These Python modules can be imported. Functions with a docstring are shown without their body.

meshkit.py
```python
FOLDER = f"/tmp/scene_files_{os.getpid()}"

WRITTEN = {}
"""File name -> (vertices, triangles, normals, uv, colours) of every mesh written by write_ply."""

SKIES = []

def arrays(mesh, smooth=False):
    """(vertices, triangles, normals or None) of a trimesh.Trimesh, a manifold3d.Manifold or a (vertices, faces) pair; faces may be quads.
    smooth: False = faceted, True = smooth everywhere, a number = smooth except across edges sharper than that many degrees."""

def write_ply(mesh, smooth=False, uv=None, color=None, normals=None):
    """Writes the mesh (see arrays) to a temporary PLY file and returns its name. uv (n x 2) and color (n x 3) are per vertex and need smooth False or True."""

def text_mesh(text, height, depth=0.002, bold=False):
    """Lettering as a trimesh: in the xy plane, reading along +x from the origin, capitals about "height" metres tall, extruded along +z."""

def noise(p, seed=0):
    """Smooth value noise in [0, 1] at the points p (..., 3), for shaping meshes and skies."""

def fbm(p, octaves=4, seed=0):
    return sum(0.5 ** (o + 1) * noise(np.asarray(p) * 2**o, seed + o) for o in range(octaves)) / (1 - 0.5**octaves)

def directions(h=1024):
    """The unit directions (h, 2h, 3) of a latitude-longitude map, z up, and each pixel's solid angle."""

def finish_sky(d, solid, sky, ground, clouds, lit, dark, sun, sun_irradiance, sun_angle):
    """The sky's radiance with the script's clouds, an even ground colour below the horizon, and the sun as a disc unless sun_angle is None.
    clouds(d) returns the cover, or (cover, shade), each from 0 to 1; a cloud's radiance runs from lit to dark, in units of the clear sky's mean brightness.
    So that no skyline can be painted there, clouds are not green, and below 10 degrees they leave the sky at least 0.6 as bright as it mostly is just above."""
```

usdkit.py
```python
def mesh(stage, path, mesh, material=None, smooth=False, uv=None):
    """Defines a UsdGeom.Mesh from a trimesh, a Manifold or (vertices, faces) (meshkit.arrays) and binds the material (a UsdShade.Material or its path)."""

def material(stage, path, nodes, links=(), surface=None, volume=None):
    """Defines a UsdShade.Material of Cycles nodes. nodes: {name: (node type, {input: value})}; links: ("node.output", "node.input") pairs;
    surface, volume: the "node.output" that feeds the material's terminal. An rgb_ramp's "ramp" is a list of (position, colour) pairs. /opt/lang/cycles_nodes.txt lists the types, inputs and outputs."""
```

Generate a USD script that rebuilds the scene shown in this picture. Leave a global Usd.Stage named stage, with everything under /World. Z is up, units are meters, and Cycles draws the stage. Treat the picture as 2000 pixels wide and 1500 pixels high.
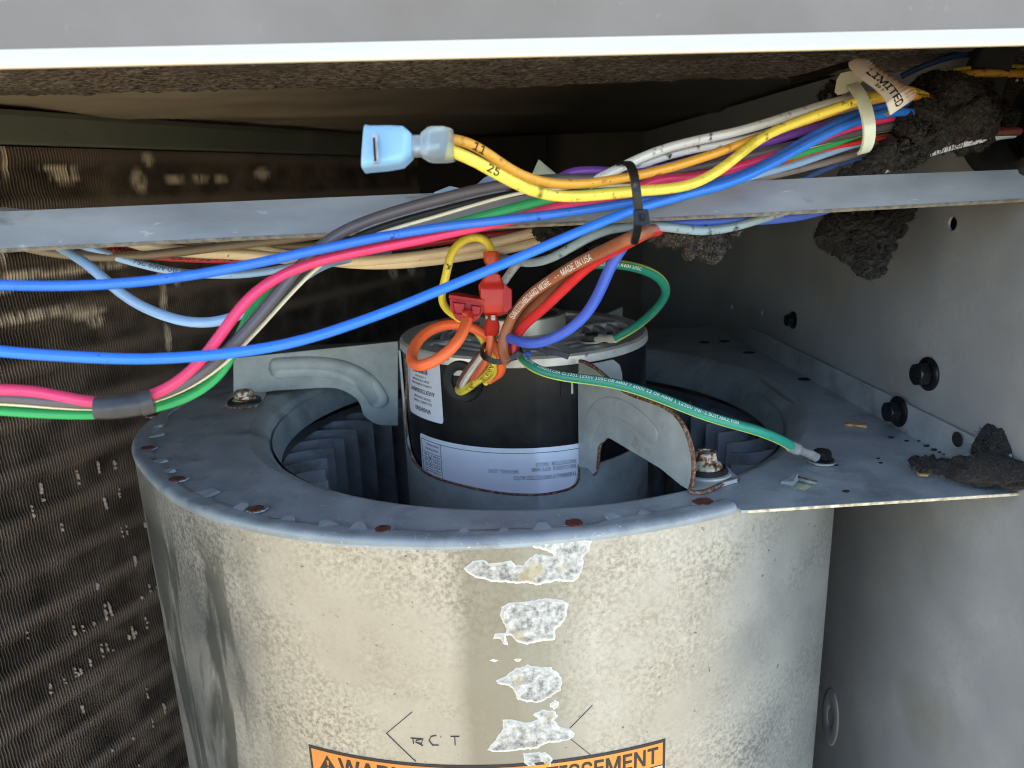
import math
import numpy as np
import trimesh
import manifold3d as m3
import shapely.geometry as sg
from shapely import affinity
from scipy.interpolate import splprep, splev, CubicSpline
import usdkit
import meshkit
from pxr import Usd, UsdGeom, UsdLux, UsdShade, Gf, Sdf, Vt

stage = Usd.Stage.CreateInMemory()
UsdGeom.SetStageUpAxis(stage, "Z")
UsdGeom.SetStageMetersPerUnit(stage, 1.0)
UsdGeom.Xform.Define(stage, "/World")
UsdGeom.Scope.Define(stage, "/World/Looks")

# ---------------------------------------------------------------- camera
F, PITCH, ROLL = 1450.0, math.radians(15.1), math.radians(2.1)
EXPOSURE = 1.76
_cp, _sp = math.cos(PITCH), math.sin(PITCH)
FW = np.array([0, _cp, -_sp])
_r0 = np.array([1.0, 0, 0]); _u0 = np.cross(_r0, FW)
RT = math.cos(ROLL) * _r0 - math.sin(ROLL) * _u0
UP = math.cos(ROLL) * _u0 + math.sin(ROLL) * _r0
cam = UsdGeom.Camera.Define(stage, "/World/camera")
cam.CreateHorizontalApertureAttr(36.0)
cam.CreateVerticalApertureAttr(27.0)
cam.CreateFocalLengthAttr(36.0 * F / 2000)
cam.CreateFStopAttr(20.0)
cam.CreateFocusDistanceAttr(0.33)
cam.CreateExposureAttr(EXPOSURE)
cam.CreateClippingRangeAttr(Gf.Vec2f(0.02, 500))
_m = Gf.Matrix4d(1)
for _i, _v in enumerate((RT, UP, -FW)):
    _m.SetRow(_i, Gf.Vec4d(*map(float, _v), 0))
UsdGeom.Xformable(cam).AddTransformOp().Set(_m)

# ---------------------------------------------------------------- sky and sun
SUN_EL, SUN_AZ = math.radians(43), math.atan2(-0.9, -0.05)   # towards the sun: high on the left, just skimming the front
SUN = np.array([math.sin(SUN_AZ) * math.cos(SUN_EL), math.cos(SUN_AZ) * math.cos(SUN_EL), math.sin(SUN_EL)])
dome = UsdLux.DomeLight.Define(stage, "/World/sky")
sky_m = usdkit.material(stage, "/World/Looks/sky", {
    "t": ("sky_texture", {"sky_type": "single_scattering", "sun_disc": False, "sun_elevation": SUN_EL, "sun_rotation": SUN_AZ, "aerosol_density": 0.7, "ozone_density": 0.7}),
    "b": ("background_shader", {"strength": 0.15})}, [("t.color", "b.color")], surface="b.background")
UsdShade.MaterialBindingAPI.Apply(dome.GetPrim()).Bind(sky_m)
dome.GetPrim().SetCustomDataByKey("kind", "structure")
sun = UsdLux.DistantLight.Define(stage, "/World/sun")
sun.CreateIntensityAttr(1.25); sun.CreateAngleAttr(0.53); sun.CreateNormalizeAttr(True) if hasattr(sun, "CreateNormalizeAttr") else None
sun.CreateColorAttr(Gf.Vec3f(1.0, 0.92, 0.8))
_z = SUN; _x = np.cross([0, 0, 1.0], _z); _x /= np.linalg.norm(_x); _y = np.cross(_z, _x)
_m = Gf.Matrix4d(1)
for _i, _v in enumerate((_x, _y, _z)):
    _m.SetRow(_i, Gf.Vec4d(*map(float, _v), 0))
UsdGeom.Xformable(sun).AddTransformOp().Set(_m)

# ---------------------------------------------------------------- helpers: prims
_used = {}
LOC = {}
def numbered(parent, name):
    k = (parent, name); n = _used.get(k, 0); _used[k] = n + 1
    return f"{parent}/{name}" if n == 0 else f"{parent}/{name}_{n:03d}"
def keys(p, label=None, cat=None, group=None, kind=None):
    for k, v in (("label", label), ("category", cat), ("group", group), ("kind", kind)):
        if v:
            p.SetCustomDataByKey(k, v)
    return p
def thing(name, label, cat, loc=(0, 0, 0), group=None, kind=None):
    path = numbered("/World", name)
    x = UsdGeom.Xform.Define(stage, path); x.AddTranslateOp().Set(Gf.Vec3d(*map(float, loc)))
    LOC[path] = np.array(loc, float)
    keys(x.GetPrim(), label, cat, group, kind)
    return path
def add(name, mesh, mt, parent=None, smooth=30, label=None, cat=None, group=None, kind=None, attr=None):
    path = numbered(parent or "/World", name)
    v, f, n = meshkit.arrays(mesh, smooth)
    off = LOC.get(parent, np.zeros(3)) if parent else np.zeros(3)
    LOC[path] = off
    me = UsdGeom.Mesh.Define(stage, path)
    me.CreatePointsAttr(Vt.Vec3fArray.FromNumpy((v - off).astype(np.float32)))
    me.CreateFaceVertexCountsAttr(Vt.IntArray.FromNumpy(np.full(len(f), 3, np.int32)))
    me.CreateFaceVertexIndicesAttr(Vt.IntArray.FromNumpy(f.astype(np.int32).ravel()))
    me.CreateSubdivisionSchemeAttr("none")
    if n is not None:
        me.CreateNormalsAttr(Vt.Vec3fArray.FromNumpy(n.astype(np.float32))); me.SetNormalsInterpolation("vertex")
    if attr is not None:
        for an, fn in attr.items():
            UsdGeom.PrimvarsAPI(me).CreatePrimvar(an, Sdf.ValueTypeNames.FloatArray, "vertex").Set(Vt.FloatArray.FromNumpy(np.asarray(fn(v), np.float32)))
    UsdShade.MaterialBindingAPI.Apply(me.GetPrim()).Bind(mt)
    keys(me.GetPrim(), label, cat, group, kind)
    return path

# ---------------------------------------------------------------- helpers: where a pixel of the 2000 x 1500 view lies in the place
def ray(x, y):
    return FW + (x - 1000) / F * RT - (y - 750) / F * UP
def at(x, y, c):
    return ray(x, y) * c
def at_z(x, y, z):
    d = ray(x, y); return d * (z / d[2])
def at_plane(x, y, p, n):
    d = ray(x, y); return d * (np.dot(p, n) / np.dot(d, n))
def at_cyl(x, y, ax, r):
    d = ray(x, y); a = d[0] ** 2 + d[1] ** 2; b = -(d[0] * ax[0] + d[1] * ax[1]); c = ax[0] ** 2 + ax[1] ** 2 - r * r
    t = (-b - math.sqrt(max(b * b - a * c, 0))) / a
    p = d * t; return math.atan2(p[0] - ax[0], -(p[1] - ax[1])), p[2]
def pxw(w, c):
    return w / F * c

# ---------------------------------------------------------------- helpers: meshes
cat_ = trimesh.util.concatenate
def bx(x0, x1, y0, y1, z0, z1, bevel=0.0):
    if bevel:
        b = bevel
        pts = [(sx, sy, sz) for sx in (x0, x1) for sy in (y0, y1) for sz in (z0, z1)]
        out = []
        cx = np.array([(x0 + x1) / 2, (y0 + y1) / 2, (z0 + z1) / 2])
        for p in pts:
            s = np.sign(cx - np.array(p))
            for k in range(3):
                q = np.array(p, float)
                for j in range(3):
                    if j != k:
                        q[j] += s[j] * b
                out.append(q)
        return trimesh.convex.convex_hull(np.array(out))
    m = trimesh.creation.box([x1 - x0, y1 - y0, z1 - z0]); m.apply_translation([(x0 + x1) / 2, (y0 + y1) / 2, (z0 + z1) / 2]); return m
def hull(pts):
    return trimesh.convex.convex_hull(np.array(pts, float))
def revolve(prof, ax, n=96, a0=None, a1=None):
    """Lathe of (r, z) pairs about the vertical through ax; open between angles a0..a1 (0 = towards -y, + to the right) if given. Both sides as given by the profile."""
    prof = np.array(prof, float)
    full = a0 is None
    a = np.linspace(0, 2 * np.pi, n, endpoint=False) if full else np.linspace(a0, a1, n)
    v = np.array([[ax[0] + r * math.sin(t), ax[1] - r * math.cos(t), z] for t in a for r, z in prof])
    k = len(prof); f = []
    for i in range(n if full else n - 1):
        j = (i + 1) % n
        for q in range(k - 1):
            f += [[i * k + q, j * k + q, j * k + q + 1], [i * k + q, j * k + q + 1, i * k + q + 1]]
    return trimesh.Trimesh(v, f, process=False)
def disc(ax, r, z, n=64, r0=0.0):
    return revolve([(max(r0, 1e-5), z), (r, z)], ax, n)
def cyl(p, q, r, n=24):
    return trimesh.creation.cylinder(radius=r, segment=[p, q], sections=n)
def extr(poly, h):
    return trimesh.creation.extrude_polygon(poly, h, engine="earcut")
def frame_of(p, n, up=(0, 0, 1)):
    n = np.array(n, float) / np.linalg.norm(n); up = np.array(up, float)
    x = np.cross(up, n); x /= np.linalg.norm(x); y = np.cross(n, x)
    M = np.eye(4); M[:3, 0], M[:3, 1], M[:3, 2], M[:3, 3] = x, y, n, p
    return M
def fine(mesh, size):
    v, f = trimesh.remesh.subdivide_to_size(mesh.vertices, mesh.faces, size, max_iter=12)
    return trimesh.Trimesh(v, f, process=True)
def bend_cyl(mesh, ax, r, a0, z0, flip=False, size=0.004):
    """Lays a flat mesh (x along the girth, y up, z outwards) round a vertical cylinder."""
    m = fine(mesh, size); v = np.array(m.vertices); s = -1 if flip else 1
    a = a0 + s * v[:, 0] / r; rr = r + v[:, 2]
    m.vertices = np.stack([ax[0] + rr * np.sin(a), ax[1] - rr * np.cos(a), z0 + s * v[:, 1]], 1)
    return m
def smooth_path(pts, step=0.0015, s=0.0005):
    P = np.array(pts, float); k = min(3, len(P) - 1)
    tck, u = splprep(P.T, k=k, s=len(P) * s * s)
    dense = np.array(splev(np.linspace(0, 1, 600), tck)).T
    L = np.r_[0, np.cumsum(np.linalg.norm(np.diff(dense, axis=0), axis=1))]
    n = max(4, int(L[-1] / step))
    t = np.interp(np.linspace(0, L[-1], n), L, np.linspace(0, 1, 600))
    return np.array(splev(t, tck)).T
def frames(C):
    T = np.gradient(C, axis=0); T /= np.linalg.norm(T, axis=1)[:, None]
    V = -C / np.linalg.norm(C, axis=1)[:, None]
    N = np.zeros_like(C); n = V[0] - T[0] * np.dot(V[0], T[0]); n /= np.linalg.norm(n)
    for i in range(len(C)):
        n = n - T[i] * np.dot(n, T[i]); n /= np.linalg.norm(n)
        w = V[i] - T[i] * np.dot(V[i], T[i])
        if np.linalg.norm(w) > 0.3:
            n = n + 0.15 * w; n -= T[i] * np.dot(n, T[i]); n /= np.linalg.norm(n)
        N[i] = n
    return T, N, np.cross(N, T)
def tube(C, r, n=14, flat=1.0, cap=True, a0=0, a1=None):
    """Sweeps a circle of radius r (number or one per point) along C; flat scales it towards the viewer. With a1 only the strip between two angles."""
    T, N, B = frames(C); r = np.broadcast_to(np.asarray(r, float), len(C))
    whole = a1 is None
    a = np.linspace(0, 2 * np.pi, n, endpoint=False) if whole else np.linspace(a0, a1, n)
    v = C[:, None, :] + r[:, None, None] * (np.cos(a)[None, :, None] * N[:, None, :] * flat + np.sin(a)[None, :, None] * B[:, None, :])
    v = v.reshape(-1, 3); f = []
    for i in range(len(C) - 1):
        for j in range(n if whole else n - 1):
            k = (j + 1) % n
            f += [[i * n + j, i * n + k, (i + 1) * n + k], [i * n + j, (i + 1) * n + k, (i + 1) * n + j]]
    if cap and whole:
        b = len(v); v = np.vstack([v, C[0], C[-1]]); e = (len(C) - 1) * n
        for j in range(n):
            k = (j + 1) % n
            f += [[b, k, j], [b + 1, e + j, e + k]]
    m = trimesh.Trimesh(v, f, process=False)
    if whole and m.volume < 0:
        m.invert()
    return m
def on_tube(mesh, C, r, s0, ang=0.0, rev=False, size=0.002):
    """Wraps a flat mesh (x along the wire from s0, y round it) onto the wire C."""
    T, N, B = frames(C); L = np.r_[0, np.cumsum(np.linalg.norm(np.diff(C, axis=0), axis=1))]
    v = np.array(mesh.vertices); sg_ = -1 if rev else 1
    s = s0 + sg_ * v[:, 0]; a = ang + sg_ * v[:, 1] / r; rr = r + v[:, 2]
    I = lambda A: np.stack([np.interp(s, L, A[:, k]) for k in range(3)], 1)
    m = mesh.copy(); m.vertices = I(C) + rr[:, None] * (np.cos(a)[:, None] * I(N) + np.sin(a)[:, None] * I(B)); return m
def blob(parts, seed, size=0.0012, amp=0.003, freq=180, grain=0.0009, pores=0.0):
    """A torn lump: balls (x, y, depth, radius in pixels, all of the 2000-wide view) melted together, roughened."""
    M = None
    for x, y, c, r in parts:
        s = m3.Manifold.sphere(pxw(r, c), 40).translate(list(at(x, y, c)))
        M = s if M is None else M + s
    me = M.to_mesh(); t = trimesh.Trimesh(me.vert_properties[:, :3], me.tri_verts)
    t = fine(t, size * 2.2); t = trimesh.Trimesh(t.vertices, t.faces, process=True)
    trimesh.smoothing.filter_laplacian(t, lamb=0.5, iterations=14, volume_constraint=False)
    t = fine(t, size)
    v = np.array(t.vertices); n = np.array(t.vertex_normals)
    d = (meshkit.fbm(v * freq, 4, seed) - 0.5) * 2 * amp + (meshkit.fbm(v * 1100, 2, seed + 9) - 0.5) * 2 * grain
    ridge = np.abs(meshkit.fbm(v * freq * 0.6, 3, seed + 5) - 0.5) * 2
    d -= amp * 1.2 * np.exp(-(ridge / 0.07) ** 2)
    if pores:
        q = meshkit.noise(v * 520 + 3.1 * (meshkit.fbm(v * 300, 2, seed + 2)[:, None] - 0.5), seed + 31); d -= pores * np.clip((q - 0.52) * 4, 0, 1); d += pores * 0.5 * (meshkit.noise(v * 900, seed + 33) - 0.5)
    t.vertices = v + n * d[:, None]
    return t

# ---------------------------------------------------------------- materials
def S(h, k=1.0):
    c = [int(h[i:i + 2], 16) / 255 for i in (1, 3, 5)]
    return tuple(k * (x / 12.92 if x <= 0.04045 else ((x + 0.055) / 1.055) ** 2.4) for x in c)
def M(name, ramp, scale=60, detail=5, rough=0.5, metal=0.0, bump=None, spots=(), stretch=None, rvar=0.0, nrough=0.55, **pb):
    if not isinstance(ramp, list):
        ramp = [(0, tuple(x * 0.9 for x in ramp)), (1, tuple(min(1, x * 1.08) for x in ramp))]
    nodes = {"g": ("geometry", {}), "n": ("noise_texture", {"scale": scale, "detail": detail, "roughness": nrough}),
             "r": ("rgb_ramp", {"ramp": ramp}), "p": ("principled_bsdf", {"roughness": rough, "metallic": metal, **pb})}
    src = "g.position"; links = []
    if stretch:
        nodes["mp"] = ("mapping", {"scale": stretch}); links.append(("g.position", "mp.vector")); src = "mp.vector"
    links += [(src, "n.vector"), ("n.fac", "r.fac")]
    col = "r.color"
    for i, (sc, lo, hi, c, det) in enumerate(spots):
        nodes[f"sn{i}"] = ("noise_texture", {"scale": sc, "detail": det, "roughness": 0.6})
        nodes[f"sr{i}"] = ("rgb_ramp", {"ramp": [(lo, (0, 0, 0)), (hi, (1, 1, 1))]})
        nodes[f"sb{i}"] = ("rgb_to_bw", {})
        nodes[f"sm{i}"] = ("mix_color", {"b": c})
        links += [(src, f"sn{i}.vector"), (f"sn{i}.fac", f"sr{i}.fac"), (f"sr{i}.color", f"sb{i}.color"), (f"sb{i}.val", f"sm{i}.fac"), (col, f"sm{i}.a")]
        col = f"sm{i}.result"
    links.append((col, "p.base_color"))
    if rvar:
        nodes["rm"] = ("map_range", {"from_min": 0.3, "from_max": 0.7, "to_min": max(0.02, rough - rvar), "to_max": min(1, rough + rvar)})
        links += [("n.fac", "rm.value"), ("rm.result", "p.roughness")]
    if bump:
        nodes["bn"] = ("noise_texture", {"scale": bump[0], "detail": 4})
        nodes["b"] = ("bump", {"strength": bump[1], "distance": bump[2]})
        links += [(src, "bn.vector"), ("bn.fac", "b.height"), ("b.normal", "p.normal")]
    return usdkit.material(stage, f"/World/Looks/{name}", nodes, links, surface="p.BSDF")

# ---------------------------------------------------------------- the place in numbers (metres; the camera stands at the origin)
AX = (0.008, 0.449)          # axis of motor and blower
ZP = -0.131                  # upper side of the blower's top plate
ZT = -0.087                  # top of the motor
RM = 0.0745                  # motor shell
GROUND = -0.80
wall_x = lambda y: 0.2055 - 0.055 * (y - 0.33)

galv = M("galvanised_plate", [(0.3, S("#838b8f")), (0.7, S("#9ca4a7"))], scale=55, rough=0.48, metal=0.15, bump=(900, 0.12, 0.0004), rvar=0.10,
         spots=[(34, 0.52, 0.72, S("#666c72"), 8), (620, 0.66, 0.74, S("#b9c0c6"), 2), (120, 0.62, 0.78, S("#6d7072"), 6)])
galv_bar = M("galvanised_bar", [(0.3, S("#98a2ad")), (0.7, S("#b1bac4"))], scale=45, rough=0.45, metal=0.35, bump=(700, 0.1, 0.0003), rvar=0.1, stretch=(0.6, 1, 2.2),
             spots=[(170, 0.66, 0.72, S("#c9d0d6"), 3), (60, 0.6, 0.75, S("#767b80"), 6)])
galv_wall = M("galvanised_wall", [(0.3, S("#8f9295")), (0.7, S("#a0a3a4"))], scale=22, rough=0.46, metal=0.3, bump=(420, 0.14, 0.0005), rvar=0.08,
              spots=[(330, 0.45, 0.8, S("#92969a"), 5), (14, 0.5, 0.75, S("#8b8b82"), 6), (900, 0.72, 0.80, S("#6d6f70"), 2)])
galv_arm = M("galvanised_arm", [(0.3, S("#9aa09e")), (0.7, S("#b2b7b4"))], scale=90, rough=0.5, metal=0.25, bump=(1100, 0.15, 0.0003),
             spots=[(60, 0.6, 0.75, S("#8a877a"), 6), (500, 0.68, 0.74, S("#b5bab9"), 2)])
cut_edge = M("cut_rusty_edge", [(0.35, S("#452a20")), (0.5, S("#6b4938")), (0.66, S("#94806c"))], scale=650, rough=0.8, metal=0.1, bump=(900, 0.4, 0.0005))
bright_edge = M("bright_cut_edge", [(0.3, S("#8d8069")), (0.5, S("#c8bb9c")), (0.7, S("#e2d8bd"))], scale=300, rough=0.55, metal=0.3, bump=(900, 0.3, 0.0004), spots=[(60, 0.55, 0.62, S("#7b4a2e"), 4)])
rust = M("rust", [(0.3, S("#3c1d16")), (0.7, S("#6d3524"))], scale=350, rough=0.9, bump=(700, 0.6, 0.001))
rust_head = M("rusty_bolt_head", [(0.38, S("#5a2f1c")), (0.47, S("#8d6a4c")), (0.53, S("#c9c0ae"))], scale=420, rough=0.6, metal=0.35, bump=(700, 0.5, 0.0008))
painted = M("painted_rail", [(0.3, S("#675f57")), (0.7, S("#716a62"))], scale=26, rough=0.42, spots=[(9, 0.55, 0.7, S("#77706a"), 6), (160, 0.69, 0.74, S("#807a75"), 3)], bump=(500, 0.06, 0.0004))
lip_m = M("rail_lip_paint", [(0.3, S("#e8dcc4")), (0.7, S("#f0e6d0"))], scale=30, rough=0.3, metal=0.0, stretch=(0.3, 1, 3))
fuzz = M("glass_fibre", [(0.34, S("#2e2925")), (0.47, S("#5b524a")), (0.64, S("#8b8074"))], scale=520, detail=6, rough=1.0, bump=(700, 0.7, 0.0012), stretch=(0.6, 1, 1), spots=[(26, 0.52, 0.7, S("#4d463e"), 4), (420, 0.58, 0.66, S("#241f1b"), 3)])
facing = usdkit.material(stage, "/World/Looks/black_facing", {
    "g": ("geometry", {}), "mp": ("mapping", {"scale": (0.3, 1, 1)}), "n": ("noise_texture", {"scale": 70, "detail": 6}), "r": ("rgb_ramp", {"ramp": [(0.3, S("#2a2723")), (0.7, S("#403b34"))]}),
    "ns": ("noise_texture", {"scale": 330, "detail": 3}), "rs": ("rgb_ramp", {"ramp": [(0.69, (0, 0, 0)), (0.74, (1, 1, 1))]}), "bs": ("rgb_to_bw", {}), "ms": ("mix_color", {"b": S("#8a8274")}),
    "a": ("attribute", {"attribute": "dust_sheen"}), "md": ("mix_color", {"b": S("#b0a28c")}), "bn": ("noise_texture", {"scale": 160, "detail": 4}), "b": ("bump", {"strength": 0.25, "distance": 0.0008}), "p": ("principled_bsdf", {"roughness": 0.34})},
    [("g.position", "mp.vector"), ("mp.vector", "n.vector"), ("mp.vector", "ns.vector"), ("mp.vector", "bn.vector"), ("n.fac", "r.fac"), ("ns.fac", "rs.fac"), ("rs.color", "bs.color"), ("r.color", "md.a"), ("a.fac", "md.fac"), ("md.result", "ms.a"), ("bs.val", "ms.fac"), ("ms.result", "p.base_color"), ("bn.fac", "b.height"), ("b.normal", "p.normal")], surface="p.BSDF")
dark_sheet = M("dark_sheet", [(0.3, S("#5f665b")), (0.7, S("#71776a"))], scale=20, rough=0.55, metal=0.2, bump=(300, 0.15, 0.0005), spots=[(160, 0.64, 0.75, S("#55523f"), 5)])
back_m = M("back_sheet", [(0.3, S("#3f3b34")), (0.7, S("#4a463f"))], scale=16, rough=0.75, metal=0.0, spots=[(9, 0.5, 0.7, S("#3a3832"), 5)])
black_rubber = M("black_rubber", [(0.3, S("#121213")), (0.7, S("#1d1c1c"))], scale=120, rough=0.6, bump=(500, 0.3, 0.0005))
bolt_black = M("dark_screw", [(0.3, S("#16171a")), (0.7, S("#2c2d31"))], scale=300, rough=0.3, metal=0.7, spots=[(500, 0.62, 0.72, S("#5d574c"), 3)], bump=(700, 0.2, 0.0004))
hole_m = M("dark_hole", S("#0c0b0a"), rough=0.9)

# ---------------------------------------------------------------- the ground: a pale gravelled roof
ground_m = M("roof_gravel", [(0.3, S("#877a62")), (0.7, S("#a09277"))], scale=9, rough=0.9, bump=(60, 0.6, 0.01))
add("roof_ground", bx(-60, 60, -60, 60, GROUND - 0.2, GROUND), ground_m, smooth=False, kind="structure")

# ---------------------------------------------------------------- cabinet
cab = thing("air_handler_cabinet", "grey painted cabinet whose front rail with bright white lip crosses the top", "cabinet", (0, 0.6, GROUND))
def slab(p, q, z0, z1, th):
    """upright slab from p to q in plan, thickness th to the back"""
    p, q = np.array(p, float), np.array(q, float); d = (q - p) / np.linalg.norm(q - p); n = np.array([-d[1], d[0]]) * th
    return extrude_z([p, q, q + n, p + n], z0, z1)
def extrude_z(poly, z0, z1):
    m = extr(sg.Polygon(poly), z1 - z0); m.apply_translation([0, 0, z0]); return m
def sweep_x(prof, p, q):
    """profile of (outwards, z) points, outwards = towards the viewer, swept from p to q in plan"""
    p, q = np.array(p, float), np.array(q, float); d = (q - p) / np.linalg.norm(q - p); n = np.array([d[1], -d[0]])
    v = []
    for b in (p, q):
        for o, z in prof:
            v.append([b[0] + n[0] * o, b[1] + n[1] * o, z])
    k = len(prof); f = []
    for i in range(k):
        j = (i + 1) % k
        f += [[i, j, k + j], [i, k + j, k + i]]
    poly = sg.Polygon(prof)
    tv, tf = trimesh.creation.triangulate_polygon(sg.Polygon([(i, 0) for i in range(3)]) if False else poly, engine="earcut")
    idx = [int(np.argmin(np.hypot(*(np.array(prof) - t).T))) for t in tv]
    for t in tf:
        a, b, c = (idx[i] for i in t)
        f += [[a, b, c], [k + a, k + c, k + b]]
    m = trimesh.Trimesh(v, f, process=False); trimesh.repair.fix_normals(m); return m
RL, RR = (-0.62, 0.1485), (0.62, 0.2725)
RL, RR = (-0.62, 0.161), (0.62, 0.264)
rail_at = lambda x: RL[1] + (x - RL[0]) * (RR[1] - RL[1]) / (RR[0] - RL[0])
add("front_rail", sweep_x([(0, 0.0359), (0, 0.20), (-0.004, 0.203), (-0.03, 0.203), (-0.03, 0.198), (-0.0025, 0.198), (-0.0025, 0.0359)], RL, RR), painted, cab, smooth=25)
LZ = -0.0046
lip = [(o, z + LZ) for o, z in [(0.0002, 0.0414), (0.0010, 0.0405), (0.0038, 0.0374), (0.0041, 0.0369), (0.0039, 0.0366), (0.0034, 0.0364), (0.0026, 0.0364), (-0.024, 0.0405), (-0.024, 0.0411), (0.0020, 0.0372), (-0.0002, 0.0404)]]
add("rail_lip", sweep_x(lip, RL, RR), lip_m, cab, smooth=50)
add("roof_sheet", bx(-0.62, 0.62, 0.30, 1.25, 0.199, 0.203), painted, cab, smooth=False)
add("roof_sheet", extrude_z([(-0.62, 0.17), (0.62, 0.275), (0.62, 0.2998), (-0.62, 0.2998)], 0.1992, 0.2032), painted, cab, smooth=False)
add("back_sheet", bx(-0.60, 0.60, 1.20, 1.204, GROUND + 0.06, 0.199), painted, cab, smooth=False)
add("side_sheet", bx(0.60, 0.604, 0.25, 1.20, GROUND + 0.06, 0.199), painted, cab, smooth=False)
add("side_sheet", bx(-0.604, -0.60, 0.15, 1.20, GROUND + 0.06, 0.199), painted, cab, smooth=False)
add("floor_pan", bx(-0.60, 0.60, 0.2, 1.2, GROUND + 0.06, GROUND + 0.064), galv_wall, cab, smooth=False)
add("base_rail", bx(-0.62, 0.62, 0.2, 1.22, GROUND, GROUND + 0.058), painted, cab, smooth=False)
add("control_cover", bx(0.235, 0.62, 0.205, 0.208, GROUND + 0.06, 0.036), painted, cab, smooth=False)
# inner back wall with a stiffened panel and a darker post
add("inner_back_panel", bx(-0.16, 0.20, 0.955, 0.958, GROUND + 0.07, 0.056), back_m, cab, smooth=False)
add("back_post", bx(-0.16, 0.052, 0.915, 0.954, GROUND + 0.07, 0.0545, 0.002), M("dark_post", S("#1d1b19"), rough=0.85), cab)

# ---------------------------------------------------------------- ceiling insulation: torn fibre in front, black facing behind
ins = thing("ceiling_insulation", "dark glass fibre insulation with scratched black facing under the cabinet roof, behind the white lip", "insulation", (0, 0.6, 0.055))
def grid(nx, ny, fn):
    u, v = np.meshgrid(np.linspace(0, 1, nx), np.linspace(0, 1, ny), indexing="ij")
    P = fn(u.ravel(), v.ravel()); f = []
    i, j = np.meshgrid(np.arange(nx - 1), np.arange(ny - 1), indexing="ij"); a = (i * ny + j).ravel()
    f = np.vstack([np.stack([a, a + ny, a + ny + 1], 1), np.stack([a, a + ny + 1, a + 1], 1)])
    return trimesh.Trimesh(P, f, process=False)
def fac_fn(u, v):
    x = -0.58 + 0.83 * u; y = 0.30 + 0.86 * v
    z = 0.0570 + 0.003 * (meshkit.fbm(np.stack([x * 4, y * 4, 0 * x], 1), 3, 3) - 0.5) + 0.0016 * (meshkit.fbm(np.stack([x * 26, y * 40, 0 * x], 1), 3, 5) - 0.5)
    z = z - 0.004 * np.exp(-((y - 0.62 - 0.3 * x) / 0.03) ** 2)
    return np.stack([x, y, z], 1)
m = grid(150, 150, fac_fn); m.invert() if m.face_normals[0][2] > 0 else None
add("facing", m, facing, ins, smooth=True, attr={"dust_sheen": lambda v: np.clip((0.06 - v[:, 0]) / 0.22, 0, 1) * np.clip(0.35 + 1.1 * meshkit.fbm(np.column_stack([v[:, 0] * 9, v[:, 1] * 22, 0 * v[:, 0]]), 4, 6), 0, 1)})  # paler brown towards the left is sheen put into the colour
add("batt", bx(-0.585, 0.585, 0.30, 1.18, 0.0615, 0.19), fuzz, ins, smooth=False)
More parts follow.
